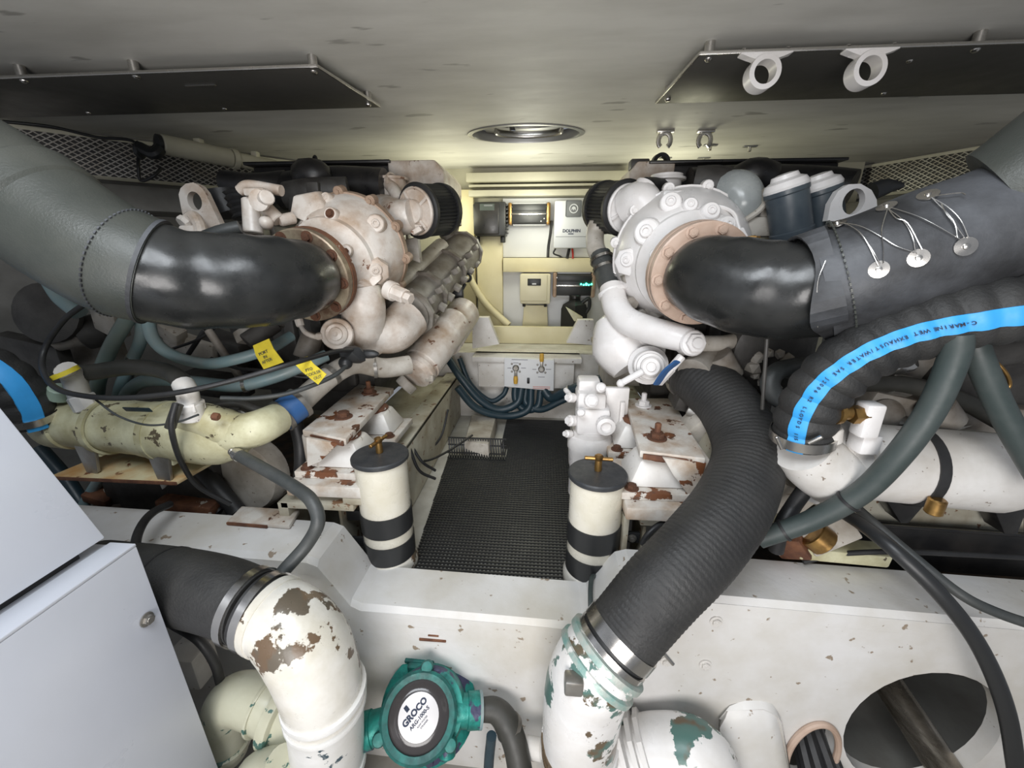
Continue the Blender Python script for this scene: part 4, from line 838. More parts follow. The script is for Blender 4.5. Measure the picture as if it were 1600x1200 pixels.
for (pts, lab, cr, lines) in (([(395, 540), (420, 529), (443, 566), (412, 577)], 'yellow hand lettered tag on the upper light blue hose', (0, 0), ('PORT', 'IN', 'AFTER')), ([(457, 565), (480, 557), (510, 585), (497, 601)], 'yellow hand lettered tag on the lower light blue hose', (0, 0), ('PTO', 'COOLER', 'OUT'))):
    Yt = 1.38; P = [W(x, y, Yt) for x, y in pts]
    root = T('hose_tag', lab, 'tag', sum(P, V(0, 0, 0))/4, 'yellow hose tags')
    n = (P[1]-P[0]).cross(P[3]-P[0]).normalized(); n = n if n.y < 0 else -n
    g = MB(); mid = [P[0].lerp(P[3], .4)-n*-.008, P[1].lerp(P[2], .4)+n*.008]
    for A in ([P[0], P[1], mid[1], mid[0]], [mid[0], mid[1], P[2], P[3]]): g.prism(A, -n*.003)
    g.done('tag_strip', tagm, root); xd = P[1]-P[0]; dn = P[3]-P[0]; c0 = (P[0]+P[1])/2
    for i, s in enumerate(lines): text(s, .016, c0+dn*(.42+.17*i)+n*.011, xd, -dn, ink, root, name='hand_lettering')
hose('thin blue grey wire sagging over the cream cooler shell', [(150, 625, 1.16), (185, 650, 1.14), (230, 664, 1.13), (275, 660, 1.12), (310, 648, 1.13)], .0035, hose_gr, 'wire', 'wire')
hose('thin black lead behind the left yellow tags', [(330, 560, 1.6), (370, 575, 1.58), (420, 580, 1.55), (480, 590, 1.6), (540, 590, 1.7)], .008, rubber, 'cable', 'cable')
hose('thin black lead crossing the pale braces under the left elbow', [(270, 545, 1.62), (310, 530, 1.62), (345, 505, 1.62)], .006, rubber, 'cable', 'cable')
hose('pale grey hose upright behind the left pump nose', [(488, 520, 1.8), (482, 550, 1.78), (470, 585, 1.72)], .03, enggrey)
hose('pale pipe below the tagged hoses left of the blue sleeve', [(330, 635, 1.5), (370, 630, 1.5), (400, 640, 1.48), (425, 650, 1.46)], .018, dsteel, 'pipe', 'pipe')
# right side
o = hose('grey hose crossing diagonally in front of the white cooler', [(1497, 520, 1.02), (1490, 560, 1.02), (1455, 640, 1.02), (1405, 710, 1.03), (1345, 770, 1.06), (1270, 812, 1.10), (1185, 842, 1.14)], .030, hose_grn, seg=18)
S5, _ = spline([W(*p) for p in [(1497, 520, 1.02), (1490, 560, 1.02), (1455, 640, 1.02), (1405, 710, 1.03), (1345, 770, 1.06), (1270, 812, 1.10), (1185, 842, 1.14)]], 8); F5 = frames(S5)
for i in (34, 44): MB().ringz(S5[i], F5[i][2], .030, .034, .008).done('cable_tie', rubber, o)
hose('dark grey hose slanting down at the right edge', [(1515, 515, 1.08), (1530, 560, 1.06), (1560, 630, 1.04), (1595, 695, 1.02), (1640, 770, 1.0)], .028, hose_grn)
hose('black hose behind the white cooler, level under the blue stripe', [(1300, 612, 1.35), (1340, 600, 1.34), (1420, 602, 1.33), (1500, 625, 1.32), (1570, 662, 1.3)], .028, hose_olv)
o = hose('black hose with crimped grey ferrule behind the blue striped hose', [(1330, 590, 1.35), (1380, 598, 1.35), (1420, 604, 1.36), (1470, 615, 1.36), (1530, 640, 1.36)], [.032, .032, .02, .018, .018], rubber)
MB().cyl(W(1385, 599, 1.345), W(1418, 604, 1.355), .036, 16).done('ferrule', dsteel, o)
hose('grey hose bent in a tight loop left of the blue striped hose', [(1300, 568, 1.5), (1250, 572, 1.46), (1215, 580, 1.42), (1203, 600, 1.40), (1215, 622, 1.38), (1245, 632, 1.36)], .032, hose_gr)
hose('second grey hose inside the tight loop left of the blue stripe', [(1300, 585, 1.55), (1250, 590, 1.52), (1228, 600, 1.5)], .026, hose_gr)
MB().cyl(W(1199, 520, 1.3), W(1191, 640, 1.3), .006, 8).done('rod', engdark, None, 'thin vertical grey rod beside the large ribbed hose', 'rod')
hose('black hose hanging under the white cooler head', [(1225, 705, 1.22), (1250, 740, 1.2), (1262, 755, 1.2), (1240, 790, 1.2), (1222, 820, 1.18), (1212, 860, 1.18)], .024, rubber)
hose('thick black cable curving over the beam past the oval opening', [(1308, 795, 1.22), (1350, 822, 1.1), (1400, 862, 1.0), (1470, 930, .93), (1530, 1010, .9), (1572, 1110, .88), (1590, 1220, .88)], .020, black, 'cable', 'cable')
hose('thinner black hose lying over the right end of the beam', [(1335, 790, 1.22), (1375, 825, 1.15), (1430, 872, 1.06), (1500, 928, .98), (1560, 958, .95), (1640, 985, .92)], .014, hose_gr)
hose('thin black cable lying level along the right bilge edge', [(1255, 878, 1.22), (1310, 866, 1.22), (1400, 862, 1.2), (1500, 866, 1.2), (1620, 872, 1.2)], .009, rubber, 'cable', 'cable')
hose('black cable loop by the right engine mount', [(1003, 850, 1.22), (1012, 835, 1.22), (1030, 820, 1.24), (1055, 812, 1.28)], .010, rubber, 'cable', 'cable')
hose('grey hose behind the large ribbed hose under right engine', [(1150, 600, 1.6), (1180, 650, 1.55), (1230, 668, 1.5), (1300, 650, 1.5)], .045, hose_gr)
hose('orange brown cable end at the far right', [(1545, 555, 1.3), (1570, 580, 1.28), (1578, 600, 1.28), (1570, 612, 1.28)], .005, brass, 'cable', 'cable')
g = MB(); 
for px, py, Y, s in ((1388, 572, 1.35, .05), (1405, 570, 1.35, .04), (1370, 578, 1.35, .03)): g.ball(W(px, py, Y), s, (1.4, .8, .7), 2, .2)
g.done('foil_wrap', steel, None, 'crumpled foil wrapped joint behind the blue striped hose', 'foil')
# big ribbed exhaust hose on the right with chipped pipe below
bh = [W(1078, 583, 1.72), W(1100, 598, 1.62), W(1140, 638, 1.48), W(1168, 705, 1.31), W(1148, 780, 1.15), W(1094, 855, 1.03), W(1032, 920, .95), W(974, 988, .90)]
hb = T('exhaust_hose', 'large black ribbed hose swooping down from the right engine to the chipped pipe', 'hose', bh[-1])
MB().tube(bh, [.106, .110, .112, .112, .112, .112, .110, .107], 40, step=.004, wave=lambda d, a: .022*abs(math.sin(d*math.pi/.016+.4*math.sin(a+d*5)))*.7+.010*math.sin(d*9+a*2)).done('hose_wall', hose_blk, hb)
MB().ringz(bh[0], ax2(bh[0], bh[1]), .105, .116, .03, 32).done('hose_clamp', steel, hb, 'upper steel clamp')
dl_ = ax2(bh[-2], bh[-1]); e = bh[-1]
MB().tube([e-dl_*.01, e+dl_*.07], [.104, .104], 36).done('hose_cuff', rubber, hb)
for t in (-.005, .045):
    c_ = MB().ringz(e+dl_*t, dl_, .106, .112, .038, 44).done('band_clamp', steel, hb)
p = e+dl_*.02; g = MB(); g.cyl(W(1022, 1002, .86), W(1052, 1038, .85), .006, 10); g.done('clamp_bolt', steel, hb)
# ---------------------------------------------------------------- water separators
def separator(label, base, h, handle_dir, side, brk):
    base = Vector(base); r = .100
    root = T('water_separator', label, 'separator', base, 'water separators flanking the mat')
    MB().lathe([(.108, 0), (.112, .01), (.112, .04), (.104, .06), (.100, .08)], base, Z_, 32).done('base', chippy, root)
    bd = MB().lathe([(r*.97, .085), (r, .09), (r, h-.03), (r*.99, h-.025)], base, Z_, 40).done('body', pot, root)
    for z, sh_ in ((.068, .086), (.2, .09)):
        st = MB().ringz(base+Z_*z, Z_, r*.99, r+.004, sh_, 44)
        st = st.done('strap', black, root)
        d = V(side, -.05, 0).normalized()
        MB().hexa([base+d*(r-.004)+V(-d.y, d.x, 0)*k+Z_*(z+q) for q in (.008, .055) for k in (-.012, .012)][:0] or [base+Z_*(z+.008)+d*r*.96+V(-d.y, d.x, 0)*-.02, base+Z_*(z+.008)+d*(r+.075)+V(-d.y, d.x, 0)*-.02, base+Z_*(z+.008)+d*(r+.075)+V(-d.y, d.x, 0)*-.008, base+Z_*(z+.008)+d*r*.96+V(-d.y, d.x, 0)*-.008, base+Z_*(z+.056)+d*r*.96+V(-d.y, d.x, 0)*-.02, base+Z_*(z+.056)+d*(r+.075)+V(-d.y, d.x, 0)*-.02, base+Z_*(z+.056)+d*(r+.075)+V(-d.y, d.x, 0)*-.008, base+Z_*(z+.056)+d*r*.96+V(-d.y, d.x, 0)*-.008], .004).done('strap_lug', black, st)
        pb = base+Z_*(z+.032)+d*(r+.045)+V(-d.y, d.x, 0)*(-.022 if side > 0 else -.022)
        bolt(pb, V(d.y, -d.x, 0), .012, dsteel, st)
    MB().lathe([(.106, 0), (.110, .004), (.110, .016), (.106, .021), (.05, .023), (.03, .027), (.02, .027)], base+Z_*(h-.028), Z_, 44).done('lid', lidm, root)
    t = base+Z_*(h-.002); hd = Vector(handle_dir).normalized()
    hn = MB().lathe([(.012, 0), (.014, .004), (.013, .045), (.016, .05), (.016, .062), (.010, .066)], t, Z_, 14).cyl(t+Z_*.05-hd*.052, t+Z_*.05+hd*.052, .0075, 12)
    hn.done('tee_handle', brass, root)
    MB().cyl(base+V(side*-.02, -.12, .03), base+V(side*-.02, -.16, .03), .026, 14).ringz(base+V(side*-.02, -.155, .03), -Y_, .014, .03, .014).done('drain_port', chippy, root)
    MB().box(base+V(side*.19, .06, .15), (.012, .16, .26), .003).done('wall_bracket', beam_top, root)
bL = Wz(612, 872, .02); bR = Wz(921, 893, .02)
separator('cream cylinder separator left of the mat, tee handle pointing at the viewer', (-.455, 1.355, .002), .535, (.25, 1, 0), -1, 0)
separator('cream cylinder separator right of the mat, tee handle lying crosswise', (.39, 1.335, .002), .505, (1, -.06, 0), 1, 0)
# white fuel filter unit behind the right separator
ff = T('fuel_filter_unit', 'white painted fuel filter unit behind the right cream separator', 'fuel filter', W(915, 740, 1.72))
p = W(922, 685, 1.72)
MB().lathe([(.075, -.30), (.09, -.29), (.09, -.14), (.095, -.13), (.10, -.05), (.105, -.04), (.105, .0), (.095, .02), (.085, .025), (.085, .05)], p, Z_, 30).done('bowl', white_r, ff)
g = MB(); g.box(p+V(0, 0, .11), (.15, .15, .13), .02).box(p+V(-.01, .01, .2), (.13, .14, .09), .02).box(p+V(-.02, .03, .26), (.10, .10, .06), .015); g.done('filter_head', white_r, ff)
g = MB(); g.lathe([(.04, 0), (.04, .03), (.025, .034), (.022, .02), (.001, .02)], p+V(.05, -.085, .11), -Y_, 20); g.done('outlet_port', white_r, ff)
for dx, dy, dz, r_ in ((-.08, -.03, .10, .026), (-.085, 0, .2, .022), (-.06, -.08, .16, .018), (-.02, -.09, .22, .03), (.02, -.06, .27, .022), (-.09, -.02, .03, .018)):
    d = V(-.8 if dx < -.07 else 0, -.6, .25).normalized(); c = p+V(dx, dy, dz)
    MB().cyl(c, c+d*.035, r_, 14).hexn(c+d*.03, d, r_*.7, .015).done('port_plug', white_r, ff)
MB().box(p+V(.115, .05, .12), (.11, .03, .24), .004).box(p+V(.14, .07, .03), (.02, .12, .3), .003).done('bracket_plate', white_r, ff)
MB().tube([p+V(-.09, 0, .2), p+V(-.12, .05, .22), p+V(-.1, .12, .18)], .012, 8).done('pipe', white_r, ff)
# small white box, cables on the aisle floor
c = Wz(755, 690, 0)
MB().hexa([Wz(722, 712, .0), Wz(765, 718, .0), Wz(778, 668, .0), Wz(735, 665, .0)]+[q+V(.0, 0, .10) for q in (Wz(726, 710, 0), Wz(764, 715, 0), Wz(776, 668, 0), Wz(738, 665, 0))], .018).done('float_switch_box', white_dull, None, 'small white rounded box on the floor by the curled mat corner', 'box')
hose('black cable looping on the floor left of the mat', [(700, 640, 2.4), (690, 680, 2.3), (672, 700, 2.2), (645, 700, 2.1), (630, 690, 2.1)], .007, rubber, 'cable', 'cable')
hose('black cable lying across the small white box', [(738, 680, 2.35), (700, 705, 2.15), (665, 720, 2.0), (640, 712, 1.9)], .007, rubber, 'cable', 'cable')
hose('short black cable end with tie on the floor by the left separator', [(680, 735, 1.9), (660, 722, 1.85), (645, 700, 1.85)], .008, rubber, 'cable', 'cable')
hose('black cable running under the mat edge', [(680, 748, 1.85), (655, 735, 1.8), (640, 700, 1.8)], .008, rubber, 'cable', 'cable')
# ---------------------------------------------------------------- forward step: control panel and hoses
cp = T('valve_panel', 'white control panel with two grip handles below the shelf', 'control panel', W(828, 612, 2.86))
def pq(x, y, Y=2.86): return W(x, y, Y)
MB().hexa([pq(788, 604), pq(865, 611), pq(866, 563), pq(788, 559)]+[q+V(0, .06, 0) for q in (pq(788, 604), pq(865, 611), pq(866, 563), pq(788, 559))], .003).done('panel_plate', panelw, cp)
for (x, y, dy) in ((806, 574.5, 1), (846, 576, -1)):
    c = pq(x, y)-Y_*.002
    hb_ = MB().lathe([(.024, 0), (.024, .018), (.017, .024), (.012, .024), (.012, .03), (.001, .03)], c, -Y_, 18).bar(c-Y_*.014, c-Y_*.014-Z_*dy*.065, .022, .012, .003, up=Y_).done('lever', dsteel, cp)
    MB().tube([c-Y_*.018-Z_*dy*.06, c-Y_*.018-Z_*dy*.085, c-Y_*.018-Z_*dy*.118], [.014, .017, .015], 12).done('grip', orangew, hb_)
    for a in (45, 135, 225, 315):
        bolt(c+V(math.cos(math.radians(a))*.042, 0, math.sin(math.radians(a))*.042), -Y_, .008, dsteel, cp, 'dome', name='screw')
MB().box(pq(825.5, 594.5)-Y_*.004, (.020, .012, .046), .005).done('rocker_switch', black, cp)
g = MB()
for x, y, w_ in ((812, 562, .12), (796, 575, .03), (818, 575, .035), (835, 577, .03), (857, 577, .04), (846, 589, .05), (806, 567, .04)): g.box(pq(x, y)-Y_*.001, (w_, .002, .006))
g.done('printed_legend', greyl := mat('grey_print', (.35, .35, .37), .7), cp, kind='stuff')
g = MB()
for y in (604.5, 607): g.box(pq(846, y)-Y_*.001, (.13, .002, .005))
g.done('printed_line', mat('red_print', (.55, .25, .22), .7), cp, kind='stuff')
for i, (lab, pts, r_) in enumerate((
    ('dark teal hose leaving the control panel to the right, clamped', [(850, 610, 2.88), (862, 622, 2.85), (885, 612, 2.8), (930, 595, 2.75), (960, 590, 2.75)], .035),
    ('dark teal hose sagging left under the control panel', [(815, 606, 2.9), (808, 630, 2.85), (780, 640, 2.82), (750, 625, 2.8), (720, 590, 2.8), (700, 560, 2.85)], .03),
    ('lower dark teal hose sagging left along the step', [(830, 608, 2.9), (825, 640, 2.84), (790, 650, 2.80), (745, 638, 2.75), (715, 605, 2.72)], .028),
    ('dark teal hose looping under the control panel, middle', [(805, 606, 2.9), (806, 625, 2.87), (820, 640, 2.86), (840, 635, 2.86), (845, 610, 2.9)], .028),
    ('dark teal hose looping under the control panel, right', [(822, 607, 2.92), (822, 630, 2.88), (845, 640, 2.84), (880, 625, 2.82), (930, 605, 2.8)], .026),
    ('thin teal hose rising left of the control panel', [(718, 560, 2.9), (735, 600, 2.86), (765, 626, 2.86), (785, 618, 2.9), (792, 605, 2.93)], .020))):
    hose(lab, pts, r_, hose_navy, group=None, clamp=(.55,) if i == 0 else ())
# ---------------------------------------------------------------- equipment on the back wall
WY = 3.68
def wbox(x0, y0, x1, y1, dpt, bev, Y=WY):
    xm, ym = (x0+x1)/2, (y0+y1)/2
    cx0, cx1 = W(x0, ym, Y-dpt).x, W(x1, ym, Y-dpt).x; z0, z1 = W(xm, y1, Y-dpt).z, W(xm, y0, Y-dpt).z
    return V((cx0+cx1)/2, Y-dpt/2, (z0+z1)/2), (cx1-cx0, dpt, z1-z0)
c, d = wbox(741, 315, 790, 369, .16, .02)
bb = T('control_box', 'black plastic control box at the left of the back wall', 'control box', c-Z_*d[2]/2)
MB().box(c, d, .012).done('case', black, bb)
MB().box(c+V(-.03, -.083, .0), (d[0]*.82, .02, d[2]*.9), .01).done('cover', blackp, bb)
for i in range(8): MB().box(c+V(d[0]*.5+.006, -.02, d[2]*(-.4+.114*i)), (.02, .1, .012), .002).done('fin', black, bb)
MB().box(c+V(-.02, -.094, .09), (.12, .003, .05)).done('label', mat('dark_label', (.06, .075, .07), .5), bb)
MB().box(c+V(-.01, -.096, .102), (.07, .002, .012)).done('label_print', grey_lbl, bb)
for sx in (-.12, .10): MB().cyl(c+V(sx, 0, -d[2]/2), c+V(sx, 0, -d[2]/2-.05), .022, 12).done('cable_gland', black, bb)
def amp(label, x0, y0, x1, y1, lit):
    c, d = wbox(x0, y0, x1, y1, .12, .01)
    r_ = T('inverter', label, 'inverter', c-Z_*d[2]/2)
    MB().box(c, (d[0]*.86, d[1], d[2]*.8), .008).done('case', black, r_)
    n = 9
    for i in range(2):
        MB().box(c+V(0, -.062, (.28-.56*0-.30*i)*d[2]), (d[0]*.86, .012, .014), .003).done('silver_rail', steel, r_)
    MB().box(c+V(0, -.064, .26*d[2]), (d[0]*.8, .012, .05), .003).done('cooling_fin', black, r_)
    for s in (-1, 1): MB().box(c+V(s*d[0]*.455, -.0, 0), (d[0]*.09, .14, d[2]*.94), .012).done('brass_end', bronze if lit else brass, r_)
    for s in (-1, 1): MB().box(c+V(0, .03, s*d[2]*.46), (d[0]*.8, .06, d[2]*.08), .003).done('flange', panelw, r_)
    if lit:
        for i in range(5): MB().ball(c+V(.06+.022*i, -.07, .01-.006*(i % 2)), .0075 if i != 2 else .012, sub=1).done('indicator_light', led, r_)
    else:
        for i in range(3): MB().ball(c+V(.10+.025*i, -.064, -.06+.02*(i % 2)), .006, sub=1).done('indicator_dot', panelw, r_)
    return r_
amp('black and gold inverter with bright rails at the top of the back wall', 794, 315, 860, 352, 0)
amp('black inverter with lit green indicators on the lower back wall', 864, 425, 930, 466, 1)
c, d = wbox(866, 313, 921, 388, .14, .01)
ch = T('battery_charger', 'grey white battery charger with dark badge on the back wall', 'charger', c-Z_*d[2]/2)
MB().box(c, d, .012).done('case', charger, ch)
bd = MB().box(c+V(.01, -.072, d[2]*.33), (.13, .006, .125), .01).done('badge', grey_lbl, ch)
o_ = MB().ringz(c+V(.01, -.0755, d[2]*.33), -Y_, .028, .036, .003, 24)
o_.prism([c+V(.01+x*.001, -.0755, d[2]*.33+z*.001) for x, z in ((-20, -16), (-14, 10), (0, 18), (14, 10), (20, -16), (8, -2), (0, -14), (-8, -2))], (0, -.002, 0)).done('emblem', charger, bd)
text('DOLPHIN', .034, c+V(.0, -.0712, -d[2]*.13), X_, Z_, ink, ch, bold=.0008); MB().box(c+V(-.005, -.0712, -d[2]*.19), (.045, .002, .007)).done('printed_line', ink, ch)
MB().box(c+V(0, -.0712, -d[2]*.25), (d[0]*.9, .001, .003)).done('seam_line', grey_lbl, ch)
hose('black cable bundle hanging left of the grey charger', [(862, 345, 3.6), (860, 365, 3.62), (857, 385, 3.64), (856, 402, 3.62)], .012, rubber, 'cable', 'cable')
hose('black cable hanging below the grey charger', [(890, 386, 3.6), (888, 395, 3.62), (886, 404, 3.6)], .012, rubber, 'cable', 'cable')
hose('thin dark cable curling below the grey charger', [(868, 388, 3.62), (865, 396, 3.62), (874, 400, 3.62), (880, 404, 3.62)], .007, rubber, 'cable', 'cable')
hose('red cable hanging below the grey charger', [(894, 388, 3.58), (895, 396, 3.6), (895, 404, 3.6)], .008, redw, 'cable', 'cable')
c, d = wbox(813, 428, 860, 475, .14, .01)
cb = T('control_box', 'cream enclosure with small dark display on the lower back wall', 'control box', c-Z_*d[2]/2)
cm = mat('cream_enclosure', (.70, .65, .47), .45)
MB().box(c, d, .012).done('case', cm, cb); MB().box(c+V(-.015, -.075, .012), (d[0]*.9, .02, d[2]*.9), .01).done('door', cm, cb)
MB().box(c+V(-.01, -.086, .06), (.115, .006, .058), .004).done('display', black, cb); MB().box(c+V(-.01, -.0895, .045), (.035, .002, .01)).done('display_text', panelw, cb)
for sx in (-.1, .09): MB().cyl(c+V(sx, -.02, -d[2]/2), c+V(sx, -.02, -d[2]/2-.03), .014, 10).done('cable_gland', black, cb)
MB().hexa([W(816, 510, 3.6), W(856, 510, 3.6), W(856, 510, 3.68), W(816, 510, 3.68), W(819, 477, 3.6), W(855, 477, 3.6), W(855, 477, 3.68), W(819, 477, 3.68)], .006).done('support_box', cream_y, None, 'pale yellow box supporting the cream enclosure', 'box')
c = W(897, 490, 3.57)
jg = T('jug', 'black plastic jug standing behind the shelf under the lit inverter', 'jug', c-Z_*.16)
MB().lathe([(.10, -.16), (.115, -.15), (.115, .04), (.10, .08), (.05, .11), (.045, .14)], c, Z_, 4).done('body', black, jg)
MB().cyl(c+V(0, 0, .13), c+V(0, 0, .16), .05, 14).done('cap', blackp, jg); MB().tube([c+V(.06, 0, .09), c+V(.12, 0, .13), c+V(.13, 0, .06), c+V(.1, 0, .0)], .016, 8).done('handle', black, jg)
MB().prism([W(884, 480, 3.1), W(911, 496, 3.1), W(906, 501, 3.1), W(897, 502, 3.1)], (0, .05, 0), .004).done('wedge', cream, None, 'pale triangular wedge in front of the black jug', 'wedge')
hose('thick cream conduit slanting down left of the yellow post', [(722, 385, 3.62), (735, 435, 3.6), (760, 475, 3.58), (795, 508, 3.52)], .03, cream_y, 'conduit', 'conduit')
# cream conduit fan tube under the ceiling on the left
dt = T('duct_pipe', 'cream duct tube slung under the ceiling at upper left', 'duct', W(340, 250, 2.6))
a, b = W(252, 225, 2.35), W(432, 262, 2.9)
MB().cyl(a, a.lerp(b, .56), .052, 22, .006).done('tube', hull, dt); MB().cyl(a.lerp(b, .56), b, .044, 22, .004).done('tube_end', hull, dt)
MB().ringz(a.lerp(b, .56), ax2(a, b), .05, .058, .03).done('collar', hull, dt); MB().lathe([(.04, 0), (.046, .002), (.046, .02), (.02, .03)], a, ax2(b, a), 20).done('dark_socket', black, dt)
for t in (.3, .8): MB().box(a.lerp(b, t)+Z_*.045, (.04, .04, .05), .006).done('hanger', hull, dt)
MB().ball(W(218, 235, 2.3), .035, (.7, 1, 1.3), 2, .15).done('connector', black, dt); MB().tube([W(218, 230, 2.3), W(240, 240, 2.3), W(250, 232, 2.33)], .03, 10).done('elbow', black, dt)
hose('thin black cable strung along the ceiling edge at upper left', [(5, 190, 2.2), (80, 198, 2.3), (150, 214, 2.35), (210, 222, 2.35), (216, 260, 2.3), (220, 282, 2.3), (240, 275, 2.3), (252, 262, 2.35)], .008, rubber, 'cable', 'cable')
hose('bent black wire sticking up over the left engine', [(440, 258, 2.6), (482, 256, 2.55), (492, 244, 2.5), (497, 258, 2.5)], .007, rubber, 'wire', 'wire')
# ---------------------------------------------------------------- white cabinet at lower left
kb = T('sound_shield', 'large grey white two tier cabinet at the lower left', 'cabinet', (-1.2, .2, -.75))
xe = -.835
MB().hexa([V(-1.9, -.8, -.75), V(xe+.02, -.8, -.75), V(xe+.02, .75, -.75), V(-1.9, .75, -.75), V(-1.9, -.8, .575), V(xe, -.8, .575), V(xe, .75, .575), V(-1.9, .75, .575)], .003).done('lower_case', box_w, kb)
MB().box((xe-.035, -.025, .579), (.07, 1.55, .008), .002).done('ledge_strip', box_w, kb)
MB().hexa([V(-1.9, -.8, .60), V(-.905, -.8, .60), V(-.905, .745, .60), V(-1.9, .745, .60), V(-1.9, -.8, 1.02), V(-1.075, -.8, 1.02), V(-1.075, .745, 1.02), V(-1.9, .745, 1.02)], .004).done('sloped_lid', box_w, kb)
MB().hexa([V(-1.8, -.7, .57), V(-.93, -.7, .57), V(-.93, .70, .57), V(-1.8, .70, .57), V(-1.8, -.7, .61), V(-.93, -.7, .61), V(-.93, .70, .61), V(-1.8, .70, .61)]).done('gasket', rubber, kb)
p = Wp(231, 968, V(xe+.008, 0, 0), X_); bolt(p-X_*.004, X_, .0125, dsteel, kb, 'hex', .7)
# ---------------------------------------------------------------- left chipped pipe with black hose
def collar(c, d, r, w, m_, par, name='collar'): return MB().lathe([(r*.9, -w), (r, -w*.8), (r*1.01, 0), (r, w*.8), (r*.9, w)], c, d, 36).done(name, m_, par)
r = .105
pl_ = T('pipe_elbow', 'chipped white elbow pipe with side branch at the lower left, under the beam', 'pipe', W(510, 1230, .80), 'painted pipework in front of the beam')
ep = [W(418, 958, .83), W(448, 974, .81), W(478, 1008, .79), W(498, 1056, .785), W(508, 1100, .79), W(513, 1180, .80), W(513, 1300, .81)]
MB().tube(ep[:5], [.098, .108, .114, .112, .108], 40).done('elbow', chippy, pl_)
MB().tube(ep[4:], .1075, 40).done('straight_pipe', spotty_w, pl_)
collar(W(428, 962, .825), ax2(ep[0], ep[1]), .108, .015, chippy, pl_)
collar(W(507, 1082, .788), ax2(ep[3], ep[4]), .117, .012, spotty_w, pl_); collar(W(509, 1100, .79), ax2(ep[3], ep[4]), .115, .010, spotty_w, pl_); collar(W(513, 1195, .80), -Z_, .116, .014, spotty_w, pl_)
bp = [W(505, 1140, .84), W(450, 1118, .86), W(408, 1098, .87), W(368, 1092, .88), W(350, 1120, .88), W(354, 1175, .88)]
MB().tube(bp, [.088, .086, .082, .078, .072, .068], 32).done('side_branch', spotty, pl_)
collar(W(442, 1114, .862), ax2(bp[0], bp[1]), .104, .020, spotty, pl_); collar(W(415, 1102, .868), ax2(bp[0], bp[1]), .090, .006, spotty, pl_)
collar(W(353, 1160, .88), ax2(bp[4], bp[5]), .078, .014, spotty, pl_)
hh = [W(430, 962, .825), W(398, 949, .835), W(340, 928, .86), W(262, 912, .89), W(150, 898, .93)]
bhz = T('exhaust_hose', 'smooth black hose clamped to the chipped elbow at lower left', 'hose', hh[0])
MB().tube(hh[1:], [.100, .104, .106, .106], 36).done('hose_wall', hose_blk, bhz); MB().tube(hh[:2], .0995, 36).done('hose_cuff', rubber, bhz)
dh = ax2(hh[2], hh[0])
for px, py, Y in ((390, 946, .84), (413, 955, .832)):
    q = MB().ringz(W(px, py, Y)-dh*.012, dh, .103, .1085, .024, 40).done('band_clamp', steel, bhz)
g = MB(); g.cyl(W(372, 995, .80), W(386, 992, .80), .010, 10); g.done('clamp_screw', dsteel, bhz)
MB().ringz(hh[3], ax2(hh[4], hh[2]), .1045, .108, .006, 36).done('mould_line', rubber, bhz)
hose('black cable behind the white cabinet edge at lower left', [(270, 975, .9), (310, 1000, .88), (335, 1035, .88), (345, 1070, .9)], .014, rubber, 'cable', 'cable')
hose('grey tube behind the white cabinet edge at lower left', [(200, 958, .95), (260, 962, .95), (310, 968, .95)], .016, hose_gr)
MB().box(W(300, 1035, .98), (.12, .10, .14), .01).done('hull_bracket', white, None, 'small white block behind the white cabinet edge', 'bracket')
MB().tube([W(440, 1195, .72), W(400, 1205, .74), W(380, 1240, .76)], .05, 18).done('lower_pipe', spotty, None, 'short cream pipe end below the chipped side branch', 'pipe')
# ---------------------------------------------------------------- right chipped pipe
r = .112
pr_ = T('pipe_elbow', 'white pipe with chipped paint and green collar below the large ribbed hose', 'pipe', W(925, 1230, .85), 'painted pipework in front of the beam')
e0 = bh[-1]; dd = ax2(bh[-2], bh[-1])
q0 = e0+dd*.075; q1 = e0+dd*.13
ep = [q0, q1, W(915, 1075, .88), W(906, 1130, .88), W(905, 1200, .89), W(908, 1320, .90)]
MB().tube(ep, [.112, .117, .122, .118, .115, .115], 40).done('elbow', chippy_teal, pr_)
MB().lathe([(.112, 0), (.124, .004), (.124, .022), (.116, .026), (.116, .045), (.126, .05), (.126, .066), (.114, .07)], q0-dd*.012, dd, 40).done('green_collar', verdigris, pr_)
u, v, w = frame(dd); MB().box(q0+dd*.03-RT*.09-FW*.09, (.05, .04, .05), .006).done('collar_lug', dsteel, pr_)
for px, py, Y in ((905, 1158, .89), (905, 1175, .89)): collar(W(px, py, Y), -Z_, .124, .010, chippy_teal, pr_)
bp = [W(905, 1195, .93), W(985, 1180, .93), W(1030, 1172, .93), W(1085, 1180, .91), W(1112, 1215, .90), W(1120, 1290, .90)]
MB().tube(bp, [.095, .10, .104, .106, .10, .095], 34).done('side_branch', chippy_teal, pr_)
for px, py, Y, rr in ((978, 1170, .93, .125), (995, 1172, .93, .112), (1010, 1174, .93, .118)): MB().lathe([(rr*.85, -.010), (rr, -.008), (rr, .008), (rr*.85, .010)], W(px, py, Y), ax2(bp[1], bp[2]), 10).done('union_ring', chippy_teal, pr_)
MB().cyl(W(850, 1172, .93), W(806, 1165, .95), .034, 16, .008).done('side_stub', white, pr_)
